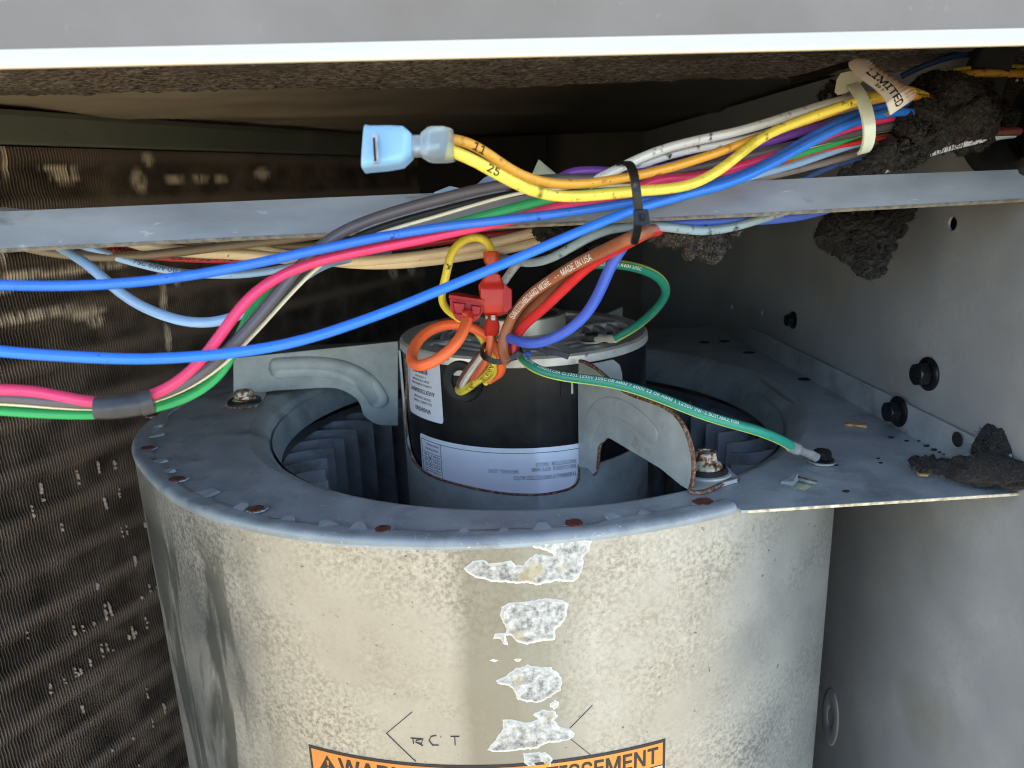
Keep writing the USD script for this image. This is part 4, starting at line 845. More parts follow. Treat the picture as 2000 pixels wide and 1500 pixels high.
P_brown = plastic("brown_insulation", "#a5623f"); P_red = plastic("red_insulation", "#e02424"); P_dred = plastic("dark_red_insulation", "#b02a2f"); P_taupe = plastic("taupe_insulation", "#776a57"); P_ivory = plastic("ivory_insulation", "#ead2a8")
P_orange = plastic("orange_insulation", "#fb6a2a", rough=0.4); P_gy = plastic("teal_green_insulation", "#1d8a74"); P_stripe = plastic("yellow_stripe", "#c8d24c"); P_maroon = plastic("maroon_insulation", "#7c3a35", dirt=0.5)
inkw = M("white_print", S("#e8ece6"), rough=0.6); inkb = M("dark_print", S("#2b2418"), rough=0.7)
WIRES = {}
def wire(name, mt, w, pts, label, group=None, cat="wire", parts=False, step=0.0016, s=0.0004, c_ref=None, flat=1.0):
    P = [at(x, y, c) for x, y, c in pts]
    C = smooth_path(P, step, s); wv = C * 38 + len(label); C = C + 0.0009 * np.stack([meshkit.fbm(wv + k * 17.3, 2, 4) - 0.5 for k in range(3)], 1) * np.sin(np.linspace(0, np.pi, len(C)))[:, None] ** 0.5
    c = c_ref or float(np.mean([p[2] for p in pts])); r = (0.80 if group == H else 0.88) * pxw(w, c) / 2
    if parts:
        t = thing(name, label, cat, C[len(C) // 2], group); add("insulation", tube(C, r, 16, flat), mt, t, smooth=70)
    else:
        t = add(name, tube(C, r, 16, flat), mt, None, smooth=70, label=label, cat=cat, group=group)
    return t, C, r
def at_len(C, x):
    """arc length at which the wire passes pixel column x"""
    L = np.r_[0, np.cumsum(np.linalg.norm(np.diff(C, axis=0), axis=1))]; d = C @ FW; px = 1000 + F * (C @ RT) / d
    return float(L[int(np.argmin(np.abs(px - x)))])
def printed(t, C, r, text, h, x0, mt, ang=0.0, rev=False, sx=1.0, bold=False):
    m = meshkit.text_mesh(text, h, 0.00004, bold); m.apply_scale([sx, 1, 1]); m = fine(m, 0.0012); m.apply_translation([0, -h / 2, 0.00006])
    add("printing", on_tube(m, C, r, at_len(C, x0), ang, rev), mt, t, smooth=False)
H = "wires of the loose harness"; LK = "motor leads"
cI = lambda xs, cs: (lambda x: float(np.interp(x, xs, cs)))
# bundle depth: left end, tie, bushing
cb = cI([0, 450, 800, 1240, 1500, 1700, 1830], [0.208, 0.224, 0.242, 0.252, 0.270, 0.286, 0.318])
cy = cI([870, 960, 1080, 1240, 1500, 1700, 1830], [0.221, 0.227, 0.241, 0.252, 0.270, 0.286, 0.318])
def B(pts, dc=0.0, c=None):
    f = c or cb; return [(x, y, f(x) + dc) for x, y in pts]
# -- on the top of the bundle
Ty, Cy, ry = wire("yellow_wire", P_yellow, 25.5, B([(868, 291), (882, 296), (905, 305), (947, 321), (1000, 357), (1052, 376), (1105, 384), (1175, 381), (1238, 374), (1300, 368), (1346, 361), (1387, 349), (1422, 320), (1457, 287), (1510, 257), (1562, 236), (1615, 219), (1660, 203), (1702, 186), (1750, 178), (1830, 200)], -0.013, c=cy),
    "bright yellow wire marked 25 in front of the bundle, lower wire of the blue connector", H, parts=True)
printed(Ty, Cy, ry, "25", 0.0024, 950, inkb, 0.25, bold=True)
Ta, Ca, ra = wire("amber_wire", P_amber, 23, B([(868, 272), (882, 272), (905, 277), (930, 288), (965, 308), (1000, 330), (1035, 347), (1070, 356), (1122, 360), (1175, 356), (1227, 350), (1262, 342), (1315, 325), (1350, 312), (1400, 295), (1500, 262), (1600, 228), (1740, 190), (1840, 205)], -0.010, c=cy),
    "amber yellow wire marked 11, upper wire of the blue connector", H, parts=True)
printed(Ta, Ca, ra, "11", 0.0024, 920, inkb, 0.1, bold=True)
wire("blue_wire", P_blue2, 22, B([(-60, 556), (0, 556), (105, 559), (210, 556), (315, 545), (420, 531), (490, 517), (595, 494), (700, 472), (780, 455), (860, 442), (1000, 427), (1105, 416), (1175, 404), (1234, 393), (1285, 385), (1340, 374), (1400, 358), (1475, 325), (1545, 293), (1597, 262), (1632, 238), (1667, 221), (1720, 212), (1820, 215)], -0.004),
    "bright blue wire crossing above the pink wire, entering the left edge below the bar", H)
wire("blue_wire", P_blue, 24, B([(-60, 680), (0, 685), (105, 696), (210, 701), (315, 699), (420, 693), (525, 680), (595, 664), (700, 631), (755, 607), (860, 567), (965, 525), (1070, 482), (1140, 450), (1192, 426), (1238, 408), (1280, 399), (1346, 382), (1400, 364), (1450, 346), (1510, 321), (1562, 291), (1615, 263), (1675, 235), (1720, 226), (1820, 232)], -0.008),
    "long sagging bright blue wire in front of the motor, lowest wire at the left", H)
wire("pink_wire", P_pink, 25, B([(-60, 756), (0, 761), (70, 767), (140, 776), (190, 785), (250, 784), (300, 772), (335, 752), (367, 729), (402, 698), (427, 653), (455, 611), (490, 577), (542, 546), (595, 522), (665, 501), (720, 486), (825, 463), (930, 446), (982, 438), (1035, 416), (1105, 402), (1175, 391), (1227, 381), (1262, 356), (1300, 350), (1340, 344), (1398, 338), (1450, 325), (1520, 300), (1620, 262), (1720, 235), (1820, 240)], 0.0),
    "hot pink wire bending up from the taped bundle at the left", H)
wire("green_wire", P_green, 22, B([(-60, 799), (0, 802), (105, 808), (185, 811), (250, 803), (301, 795), (350, 781), (402, 753), (437, 722), (472, 640), (490, 606), (525, 571), (560, 543), (610, 508), (700, 481), (800, 463), (880, 442), (937, 421), (1000, 404), (1070, 392), (1110, 384), (1200, 365), (1262, 348), (1315, 329), (1352, 326), (1440, 321), (1510, 310), (1597, 289), (1650, 273), (1685, 258), (1734, 247), (1780, 243), (1840, 245)], 0.006),
    "bright green wire leaving the taped bundle and running under the pink wire", H)
wire("dark_grey_wire", P_grey, 27, B([(-60, 776), (0, 778), (105, 781), (185, 785), (250, 785), (294, 775), (350, 753), (402, 724), (437, 694), (472, 655), (507, 615), (545, 565), (580, 520), (620, 482), (660, 460), (700, 442), (755, 419), (800, 405), (860, 387), (965, 366), (1017, 357), (1060, 351), (1105, 348), (1157, 350), (1240, 346), (1400, 318), (1560, 282), (1720, 250), (1820, 245)], 0.001),
    "thick dark grey wire arching over the bar from the taped bundle", H)
wire("black_wire", P_black, 17, B([(-60, 786), (105, 790), (185, 793), (250, 790), (294, 780), (350, 762), (402, 733), (440, 703), (476, 664), (512, 624), (552, 574), (592, 528), (640, 495), (700, 464), (755, 446), (825, 421), (930, 393), (1000, 374), (1080, 372), (1240, 368), (1440, 305), (1510, 291), (1580, 273), (1720, 256), (1820, 250)], 0.010),
    "thin black wire beside the cream wire, tucked under the dark grey wire", H)
wire("cream_wire", P_cream, 9, B([(-60, 788), (0, 789), (105, 792), (185, 796), (250, 796), (294, 786), (350, 766), (402, 738), (440, 708), (482, 670), (518, 630), (556, 583), (604, 533), (660, 492), (720, 464), (780, 442), (860, 421), (930, 403), (1000, 379), (1032, 372), (1100, 366), (1240, 362), (1400, 330), (1600, 280), (1720, 258), (1820, 252)], 0.004),
    "thin cream wire between the dark grey and green wires of the taped bundle", H)
wire("purple_wire", P_purple, 22, B([(1085, 362), (1091, 345), (1122, 335), (1175, 334), (1217, 338), (1262, 336), (1332, 320), (1387, 301), (1440, 289), (1510, 277), (1580, 256), (1640, 236), (1730, 222), (1820, 222)], 0.004),
    "purple wire on top of the bundle, its end curling down left of the black tie", H)
wire("white_wire", P_white, 22, B([(1160, 352), (1224, 324), (1245, 313), (1297, 290), (1350, 272), (1440, 261), (1510, 239), (1580, 212), (1650, 194), (1720, 186), (1820, 200)], 0.000),
    "grimy white wire, topmost of the bundle right of the black tie", H)
wire("white_wire", P_white, 20, B([(1150, 360), (1224, 336), (1297, 304), (1370, 287), (1475, 269), (1580, 232), (1720, 200), (1820, 210)], 0.004),
    "second grimy white wire just under the topmost white wire", H)
wire("black_wire", P_black, 20, B([(1262, 366), (1360, 332), (1440, 307), (1510, 291), (1580, 273), (1660, 258), (1760, 246), (1830, 245)], 0.009),
    "black wire inside the bundle between the purple and green wires on the right", H)
wire("light_blue_wire", P_lb, 19, B([(1290, 391), (1360, 370), (1430, 350), (1480, 342), (1520, 334), (1562, 319), (1615, 296), (1667, 281), (1730, 268), (1800, 258)], 0.010),
    "light blue wire lowest in the bundle below the white tie", H)
wire("red_wire", P_red, 11, B([(1400, 360), (1457, 334), (1545, 312), (1597, 297), (1680, 276), (1790, 262)], 0.008), "thin red wire showing between the blue and light blue wires right of the tie", H)
wire("amber_wire", P_amber, 12, B([(1420, 362), (1475, 340), (1550, 318), (1610, 297), (1690, 274), (1790, 265)], 0.010), "thin amber wire between the lower blue wires on the right", H)
wire("grey_wire", plastic("brown_grey_insulation", "#8a7a74", dirt=0.6), 17, B([(1300, 394), (1380, 370), (1450, 354), (1510, 344), (1560, 333), (1610, 318), (1671, 298), (1740, 285), (1800, 275)], 0.013), "brownish grey wire along the underside of the bundle by the white tie", H)
wire("blue_wire", plastic("dull_blue_insulation", "#4f76c0", dirt=0.4), 16, [(1530, 376, 0.312), (1560, 356, 0.310), (1600, 335, 0.306), (1650, 316, 0.303), (1720, 300, 0.303), (1790, 285, 0.306)], "dull blue wire slanting up behind the bar under the bundle", H)
# -- two leads with printing that go into the bushing behind the bar
T1, C1, r1 = wire("maroon_lead", P_maroon, 22, [(1560, 392, 0.300), (1660, 352, 0.300), (1720, 325, 0.300), (1790, 297, 0.302), (1850, 277, 0.305), (1920, 262, 0.308), (1990, 256, 0.312)], "maroon lead with white printing entering the black bushing", H, parts=True)
printed(T1, C1, r1, "AWG 600V C(UL) TEW 105 C", 0.0026, 1700, inkw, 0.1)
T1, C1, r1 = wire("white_lead", plastic("printed_white_insulation", "#dfe4ea"), 21, [(1560, 412, 0.306), (1680, 350, 0.304), (1740, 325, 0.304), (1800, 304, 0.305), (1850, 288, 0.307), (1900, 274, 0.309), (1980, 262, 0.314)], "white lead with black printing behind the bar, under the maroon lead", H, parts=True)
printed(T1, C1, r1, "14 AWG MTW OR THHN", 0.0022, 1730, inkb, -0.5)
T1, C1, r1 = wire("black_lead", P_black, 19, [(1790, 312, 0.312), (1870, 280, 0.312), (1930, 265, 0.314), (1990, 255, 0.318)], "black lead with pale printing just inside the bushing", H, parts=True)
printed(T1, C1, r1, "E 30243", 0.0020, 1880, inkw, 0.2)
for nm, mt, w, y, dc, lb in (("amber_wire", P_amber, 20, 150, 0, "dusty amber wire coming out of the bushing above the foam"), ("white_wire", P_white, 10, 163, 0.004, "narrow white wire under the amber wire at the bushing"), ("blue_wire", plastic("navy_insulation", "#22406e", dirt=0.6), 14, 110, 0.008, "dark navy wire highest in the bushing mouth"), ("yellow_wire", P_yellow, 12, 138, 0.004, "short yellow wire visible over the foam at the bushing")):
    wire(nm, mt, w, [(1760, y + 40, 0.318 + dc), (1830, y + 8, 0.312 + dc), (1890, y - 2, 0.312 + dc), (1960, y - 8, 0.318 + dc), (2010, y - 8, 0.33 + dc)], lb, H)
# -- wires hanging behind and under the bar (further back)
cu = cI([0, 450, 900, 1300], [0.285, 0.308, 0.336, 0.338])
U = lambda pts, dc=0.0: [(x, y, cu(x) + dc) for x, y in pts]
wire("ivory_wire", P_ivory, 24, U([(250, 470), (300, 483), (380, 494), (460, 495), (540, 501), (600, 509), (650, 513), (720, 508), (800, 503), (900, 487), (975, 470), (1040, 455), (1100, 440)]), "ivory wire, upper of the two running together below the bar", "ivory wires below the bar")
wire("ivory_wire", P_ivory, 22, U([(420, 462), (476, 480), (520, 488), (575, 497), (640, 512), (720, 517), (800, 514), (900, 501), (975, 490), (1050, 473), (1110, 458)], 0.002), "ivory wire, lower of the two running together below the bar", "ivory wires below the bar")
wire("taupe_wire", P_taupe, 20, U([(30, 478), (66, 486), (140, 496), (210, 501), (315, 500), (380, 490), (420, 482), (525, 468), (630, 458), (760, 448), (900, 440)], -0.004), "shiny taupe wire sagging below the bar at the left", "taupe wires below the bar")
wire("taupe_wire", P_taupe, 18, U([(330, 462), (400, 476), (480, 482), (600, 478), (700, 474), (800, 464), (900, 450), (1020, 440), (1100, 432)], 0.003), "taupe wire running straight along the bar's lower edge into the foam", "taupe wires below the bar")
Tr, Cr, rr_ = wire("dark_red_wire", P_dred, 20, U([(140, 472), (175, 481), (245, 491), (315, 503), (400, 506), (490, 505), (600, 495), (700, 488), (775, 481), (875, 472), (975, 459), (1040, 450)], 0.005), "dark red wire with black printing behind the taupe wire", H, parts=True)
printed(Tr, Cr, rr_, "AWG 600V  E16751 FT1", 0.0030, 212, inkb, 0.35)
wire("yellow_wire", P_yellow, 12, U([(100, 468), (140, 480), (230, 488), (400, 490), (540, 470), (640, 459), (720, 448)], 0.006), "yellow wire mostly hidden behind the bar's lower edge at the left", H)
Tl, Cl, rl = wire("light_blue_wire", P_lb, 19, U([(40, 450), (120, 466), (185, 486), (227, 507), (297, 522), (350, 530), (437, 536), (525, 532), (560, 524), (610, 505), (660, 492)], -0.004), "pale blue wire with dark printing below the upper bright blue wire", H, parts=True)
printed(Tl, Cl, rl, "75C 600V OIL RES", 0.0018, 262, inkb, 0.3)
wire("light_blue_wire", P_lb, 23, [(80, 455, 0.27), (108, 478, 0.268), (157, 508, 0.262), (210, 550, 0.256), (262, 589, 0.252), (315, 616, 0.25), (367, 629, 0.25), (420, 629, 0.252), (472, 615, 0.255), (520, 588, 0.262), (565, 558, 0.272), (612, 528, 0.285), (655, 512, 0.306), (700, 503, 0.332), (760, 490, 0.36)], "dirty light blue wire looping down under the left end of the bar", H)
wire("grimy_light_blue_wire", P_lbd, 22, [(905, 478, 0.365), (945, 492, 0.345), (980, 503, 0.326), (1025, 514, 0.310), (1062, 508, 0.30), (1100, 492, 0.292), (1140, 471, 0.283), (1190, 449, 0.277), (1240, 440, 0.274), (1300, 446, 0.276), (1370, 452, 0.282), (1440, 438, 0.288), (1500, 424, 0.292), (1580, 408, 0.30)], "light blue wire crusted with black foam under the black tie", H)
wire("white_wire", P_white, 20, [(1018, 505, 0.335), (1006, 522, 0.335), (985, 548, 0.335), (965, 585, 0.335), (955, 620, 0.34)], "short white wire behind the red connectors", H)
# -- motor leads
cm = cI([960, 1000, 1060, 1130, 1240, 1300], [0.338, 0.330, 0.312, 0.292, 0.262, 0.255])
MLd = lambda pts, dc=0.0: [(x, y, cm(x) + dc) for x, y in pts]
Tb, Cb, rb_ = wire("brown_lead", P_brown, 25, MLd([(990, 708), (986, 694), (981, 676), (984, 654), (1000, 622), (1028, 586), (1070, 551), (1122, 519), (1175, 491), (1238, 461)], -0.006) + [(1275, 449, 0.274), (1330, 444, 0.290), (1400, 440, 0.300)], "brown lead printed SWITCHBOARD WIRE in front of the other motor leads", LK, parts=True)
printed(Tb, Cb, rb_, "SWITCHBOARD WIRE", 0.0027, 1000, inkw, 0.1, sx=0.80)
printed(Tb, Cb, rb_, "-- MADE IN USA", 0.0026, 1088, inkw, 0.1, sx=0.86)
wire("brown_lead", P_brown, 22, MLd([(1000, 700), (992, 672), (1000, 648), (1035, 606), (1070, 566), (1105, 534), (1150, 508)], 0.006), "second brown lead half hidden behind the printed brown lead", LK)
wire("black_lead", P_black, 22, MLd([(1008, 700), (1003, 668), (1020, 640), (1060, 593), (1100, 552), (1150, 518), (1200, 490)], 0.010), "black lead between the brown and red motor leads", LK)
wire("red_lead", P_red, 23, MLd([(1005, 700), (1003, 676), (1014, 650), (1052, 612), (1105, 558), (1150, 522), (1200, 488), (1250, 462)], 0.002) + [(1290, 450, 0.284), (1340, 446, 0.297), (1400, 442, 0.305)], "bright red motor lead rising to the black tie", LK)
wire("blue_lead", P_motor_blue, 24, [(1030, 694, 0.345), (1005, 680, 0.338), (992, 658, 0.33), (1002, 664, 0.322), (1035, 672, 0.316), (1087, 656, 0.308), (1140, 617, 0.300), (1175, 560, 0.290), (1203, 502, 0.279), (1226, 470, 0.274), (1260, 446, 0.275), (1330, 436, 0.28), (1420, 431, 0.288), (1485, 427, 0.293), (1545, 424, 0.297), (1587, 413, 0.30), (1660, 388, 0.305)], "violet blue motor lead looping in front of the end bell", LK, s=0.0005)
def gywire(pts, w, label, a0, a1, text, th, x0, ta, rev=False):
    t, C, r = wire("earth_wire", P_gy, w, pts, label, "green and yellow earth wires", parts=True)
    add("yellow_stripe", tube(C, r + 0.00005, 5, cap=False, a0=a0, a1=a1), P_stripe, t, smooth=True); printed(t, C, r, text, th, x0, inkw, ta, rev, 1.1); return t, C, r
tU, CU, RU = gywire([(1085, 540, 0.318), (1110, 527, 0.318), (1157, 517, 0.32), (1200, 516, 0.325), (1244, 524, 0.33), (1276, 536, 0.337), (1296, 550, 0.345), (1302, 565, 0.353), (1296, 581, 0.36), (1283, 598, 0.368), (1260, 622, 0.378), (1236, 642, 0.385), (1215, 655, 0.389), (1200, 661, 0.391)], 20, "thin green and yellow earth wire looping to the screw on the motor's end bell", 0.55, 1.25, "AWG 600V AWM 105C", 0.0014, 1160, -0.1)
tG, CG, RG = gywire([(1008, 676, 0.345), (1012, 690, 0.342), (1022, 701, 0.338), (1040, 716, 0.334), (1067, 729, 0.330), (1105, 738, 0.326), (1150, 742, 0.322), (1200, 748, 0.318), (1250, 763, 0.315), (1300, 782, 0.313), (1360, 806, 0.312), (1420, 824, 0.314), (1500, 848, 0.322), (1545, 872, 0.331)], 22, "green and yellow earth wire with white printing running to the bolt on the plate", -1.5, -1.0, "VT ALPHA - 130203 CSA CL1251 1230V 105C OR AWM 7 600V 12 OR AWM 1 1230V VW-1 SUITABLE FOR", 0.0013, 1018, 0.5)
tin = M("tinned_metal", [(0.3, S("#a9a9a4")), (0.7, S("#cfcfca"))], scale=200, rough=0.3, metal=0.7, bump=(600, 0.3, 0.0005))
tinw = M("white_crimp", S("#d9d4c4"), rough=0.5)
def ring_lug(bolt_z, bolt_pt, wire_end, wire_dir, r_hole, parent, crimp_mt, k=1.0):
    """flat ring round the bolt, neck, and crimped barrel up to the wire"""
    bz = bolt_pt; ringm = revolve([(r_hole * 1.75, 0.0), (r_hole * 1.75, 0.0009), (r_hole, 0.0009), (r_hole, 0.0)], (bz[0], bz[1]), 36); ringm.apply_translation([0, 0, bolt_z]); trimesh.repair.fix_normals(ringm)
    add("ring_lug", ringm, tin, parent, smooth=30)
    d = np.array(wire_end) - np.array([bz[0], bz[1], bolt_z]); L = np.linalg.norm(d); d /= L
    s0 = np.array([bz[0], bz[1], bolt_z + 0.0006]) + d * r_hole * 1.4; path = np.array([s0, s0 + d * (L * 0.3), np.array(wire_end) - d * 0.004, np.array(wire_end) + d * 0.001])
    C = smooth_path(path, 0.0008, 0.0001); r = np.interp(np.linspace(0, 1, len(C)), [0, 0.22, 0.35, 0.62, 0.68, 1.0], [0.0022, 0.0022, 0.0019, 0.0019, 0.0027, 0.0027]) * k
    add("crimp_barrel", tube(C, r, 14, 0.75), crimp_mt, parent, smooth=40)
LB = at_z(1605, 903, ZP)
ring_lug(ZP + 0.0004, LB, CG[-1], None, 0.0036, tG, tin, 1.0)
hex_screw(LB + [0, 0, 0.0012], (0, 0, 1), 0.0042, bolt_black, blo, washer=1.3, h=1.0, name="earth_bolt")
ring_lug(ZT + 0.0002, ES, CU[-1], None, 0.0038, tU, tinw, 0.8)
# orange loop and the leads at the motor's grommet
gpt = (903, 750)
wire("orange_lead", P_orange, 24, [(913, 612, 0.318), (910, 632, 0.313), (899, 655, 0.308), (880, 681, 0.305), (857, 699, 0.305), (835, 711, 0.306), (820, 714, 0.309), (807, 709, 0.313), (804, 695, 0.318), (811, 676, 0.324), (828, 656, 0.330), (850, 642, 0.334), (872, 634, 0.337), (897, 632, 0.339), (922, 636, 0.340), (940, 647, 0.341), (955, 663, 0.342), (969, 680, 0.343), (977, 698, 0.345), (979, 716, 0.35), (972, 731, 0.357), (955, 742, 0.364)], "orange lead curled in a loop in front of the motor's end bell", LK, s=0.0004)
wire("orange_lead", plastic("dull_orange_insulation", "#dd6a3a", rough=0.45), 16, [(958, 650, 0.330), (957, 662, 0.331), (955, 680, 0.333), (953, 700, 0.337), (944, 712, 0.343), (930, 730, 0.358), (921, 748, 0.372), (914, 760, 0.385)], "dull orange lead going straight down from the upper red connector", LK)
wire("yellow_lead", P_ylead, 18, [(959, 512, 0.318), (959, 500, 0.318), (957, 485, 0.318), (949, 471, 0.318), (933, 463, 0.318), (915, 465, 0.317), (896, 477, 0.316), (885, 493, 0.316), (878, 511, 0.316), (871, 536, 0.318), (866, 560, 0.322), (866, 590, 0.328), (873, 606, 0.332), (888, 617, 0.335), (906, 626, 0.338), (925, 640, 0.340), (938, 657, 0.343), (947, 675, 0.345), (956, 692, 0.345), (966, 712, 0.348), (963, 730, 0.356), (948, 747, 0.366)], "yellow lead arching over into the upper red connector", LK, s=0.0004)
Tq, Cq, rq = wire("yellow_lead", P_ylead, 20, [(966, 676, 0.347), (965, 695, 0.345), (962, 712, 0.347), (952, 728, 0.354), (937, 741, 0.362), (917, 756, 0.374), (902, 764, 0.385), (896, 760, 0.396)], "yellow lead bending out of the motor's grommet", LK, parts=True)
printed(Tq, Cq, rq, "AWM 105", 0.0022, 963, inkb, 0.0)
wire("white_lead", plastic("off_white_insulation", "#d8d2c8"), 14, [(950, 684, 0.348), (943, 695, 0.349), (925, 717, 0.357), (909, 740, 0.368), (904, 752, 0.378), (908, 758, 0.396)], "white lead entering the motor's grommet", LK)
wire("brown_lead", plastic("dark_brown_insulation", "#6d4335"), 12, [(948, 682, 0.352), (936, 694, 0.353), (912, 721, 0.362), (899, 742, 0.374), (899, 755, 0.392)], "thin brown lead behind the white lead at the grommet", LK)

# ---------------------------------------------------------------- bar across the opening
bar = thing("cross_bar", "flat bluish galvanised bar running across the whole opening behind the wires", "bar", at(1000, 420, 0.27))
cbar = lambda x: float(np.interp(x, [-200, 0, 1240, 2000, 2060], [0.236, 0.246, 0.268, 0.288, 0.2895]))
tops = [(-150, 419), (0, 411), (400, 394), (800, 377), (1100, 366), (1300, 358), (1500, 350), (1700, 340), (2000, 329), (2030, 328)]
bots = [(-150, 493), (0, 486), (400, 466), (800, 447), (1100, 434), (1300, 424), (1500, 415), (1700, 404), (2000, 388), (2030, 386)]
nq = 60; xs = np.linspace(-150, 2030, nq)
Tt = np.array([at(x, np.interp(x, *zip(*tops)), cbar(x) + 0.0045) for x in xs]); Bb = np.array([at(x, np.interp(x, *zip(*bots)), cbar(x)) for x in xs])
v = []; f = []
nrm = np.cross(Tt[-1] - Bb[0], Bb[-1] - Bb[0]); nrm /= np.linalg.norm(nrm); nrm = -nrm if nrm[1] > 0 else nrm
SEC = [(0.0, 0.0), (0.03, 0.0), (0.97, 0.0), (1.0, -0.0006), (1.0, -0.0014), (0.0, -0.0014)]
for t_, b_ in zip(Tt, Bb):
    for a, o in SEC: v.append(b_ + (t_ - b_) * a + nrm * o)
k = len(SEC)
for i in range(nq - 1):
    for j in range(k):
        q = (j + 1) % k; f += [[i * k + j, i * k + q, (i + 1) * k + q], [i * k + j, (i + 1) * k + q, (i + 1) * k + j]]
m = trimesh.Trimesh(v, f, process=False); m.invert() if (m.face_normals[0] @ nrm) < 0 else None
add("bar_strip", m, galv_bar, bar, smooth=25)
v = []; f = []
for t_, b_ in zip(Tt, Bb):
    d = (t_ - b_); d = d / np.linalg.norm(d)
    for p in (b_ + nrm * 0.0002, b_ - d * 0.0007 + nrm * 0.0001, b_ - d * 0.0007 - nrm * 0.0014, b_ - nrm * 0.0014): v.append(p)
for i in range(nq - 1):
    for j in range(3): f += [[i * 4 + j, i * 4 + j + 1, (i + 1) * 4 + j + 1], [i * 4 + j, (i + 1) * 4 + j + 1, (i + 1) * 4 + j]]
m = trimesh.Trimesh(v, f, process=False); m.invert() if (m.face_normals[2] @ np.array([0, 0, 1])) > 0 else None
add("cut_edge", m, M("grey_cut_edge", [(0.3, S("#6b655c")), (0.7, S("#a09a8d"))], scale=400, rough=0.6, metal=0.3, bump=(900, 0.4, 0.0006)), bar, smooth=False)
add("backing_flange", hull([at(x, y, c) for x, y, c in ((-120, 408, 0.262), (10, 405, 0.262), (75, 411, 0.260), (75, 416, 0.258), (-120, 425, 0.256), (-120, 425, 0.260))]), galv_wall, bar, smooth=False)
# scrap of blue film and clear tie end behind the bar
film = M("pale_blue_film", S("#7f9dbd"), rough=0.35)
flm = [(842, 388), (850, 378), (880, 367), (905, 372), (925, 362), (945, 348), (965, 342), (982, 346), (985, 362), (960, 385), (900, 396)]
Q = [at(x, y, 0.285) for x, y in flm]
pl = sg.Polygon([(q @ RT, q @ UP) for q in Q]); mm = extr(pl, 0.0006); vv = np.array(mm.vertices); c0 = 0.285
mm.vertices = vv[:, :1] * RT + vv[:, 1:2] * UP + (c0 - vv[:, 2:] + 0.003 * np.sin(vv[:, :1] * 300)) * FW; trimesh.repair.fix_normals(mm)
add("film_scrap", mm, film, None, smooth=False, label="crumpled scrap of pale blue film on top of the bar", cat="scrap")
tab = [at(x, y, c) for x, y, c in ((1034, 352, 0.268), (1052, 311, 0.272), (1094, 346, 0.268), (1092, 356, 0.266))]
tie_w = M("nylon_white", [(0.3, S("#c2bfa8")), (0.7, S("#d6d3bf"))], scale=70, rough=0.45, subsurface_weight=0.25, subsurface_scale=0.002, spots=[(150, 0.62, 0.74, S("#6d6450"), 5)])
add("nylon_tab", hull([p + FW * d for p in tab for d in (0, 0.0012)]), tie_w, None, smooth=False, label="cut end of clear nylon strap poking up behind the amber wire", cat="strap")

# ---------------------------------------------------------------- connectors (parts of nothing else: pushed on their wires)
blue_ny = usdkit.material(stage, "/World/Looks/blue_nylon", {"g": ("geometry", {}), "n": ("noise_texture", {"scale": 60, "detail": 3}), "r": ("rgb_ramp", {"ramp": [(0.3, S("#86c2ec")), (0.7, S("#a4d4f4"))]}), "p": ("principled_bsdf", {"roughness": 0.3, "transmission_weight": 0.4, "ior": 1.4, "subsurface_weight": 0.3, "subsurface_scale": 0.003})}, [("g.position", "n.vector"), ("n.fac", "r.fac"), ("r.color", "p.base_color")], surface="p.BSDF")
clear_ny = M("clear_blue_nylon", [(0.3, S("#c2dbe9")), (0.7, S("#d9e9f2"))], scale=60, rough=0.18, transmission_weight=0.75, ior=1.25)
con = thing("spade_connector", "loose pale blue insulated spade connector on the amber and yellow wires", "connector", at(800, 290, 0.24))
def shell_px(secs, n=12, sup=4.0, cap=True):
    """lofted sleeve along the view's x: (x, y centre, half height, half depth, depth of centre)"""
    v = []; a = np.linspace(0, 2 * np.pi, n * 4, endpoint=False)
    for x, y, hh, hd, c, tilt in secs:
        ca, sa = np.cos(a), np.sin(a); e = 2 / sup
        uu = np.sign(sa) * np.abs(sa) ** e * pxw(hh, c); dd = np.sign(ca) * np.abs(ca) ** e * hd
        p0 = at(x, y, c)
        v.append(p0 + uu[:, None] * (UP * math.cos(tilt) + RT * math.sin(tilt)) - dd[:, None] * FW)
    return loft(v, cap)
def loft(v, cap=True):
    n = len(v[0]); V = np.vstack(v); f = []
    for i in range(len(v) - 1):
        for j in range(n):
            k = (j + 1) % n; f += [[i * n + j, i * n + k, (i + 1) * n + k], [i * n + j, (i + 1) * n + k, (i + 1) * n + j]]
    if cap:
        b = len(V); V = np.vstack([V, v[0].mean(0), v[-1].mean(0)]); e = (len(v) - 1) * n
        for j in range(n):
            k = (j + 1) % n; f += [[b, k, j], [b + 1, e + j, e + k]]
    m = trimesh.Trimesh(V, f, process=False); m.invert() if m.volume < 0 else None
    return m
c0 = 0.204
add("blade_sleeve", shell_px([(713, 292, 42, 0.0040, c0, 0.07), (716, 292, 43, 0.0043, c0, 0.07), (722, 292, 41.5, 0.0041, c0, 0.06), (760, 290, 40, 0.0040, c0, 0.05), (788, 288, 37, 0.0038, c0, 0.03), (800, 287, 27, 0.0032, c0, 0.02), (806, 287, 21, 0.0028, c0, 0)], 14, 5), blue_ny, con, smooth=35)
add("neck", shell_px([(804, 286, 20, 0.0027, c0, 0), (822, 285, 19.5, 0.0026, c0, 0), (828, 284, 20, 0.0028, c0, 0)], 12, 3), clear_ny, con, smooth=35)
add("wire_sleeve", shell_px([(824, 284, 22, 0.0030, c0, 0), (836, 283, 30, 0.0036, c0, 0), (845, 283, 32, 0.0040, c0 + 0.001, 0), (870, 283, 32, 0.0041, c0 + 0.003, -0.02), (882, 284, 29, 0.0040, c0 + 0.004, -0.03), (887, 285, 27, 0.0038, c0 + 0.005, -0.03)], 14, 4), clear_ny, con, smooth=35)
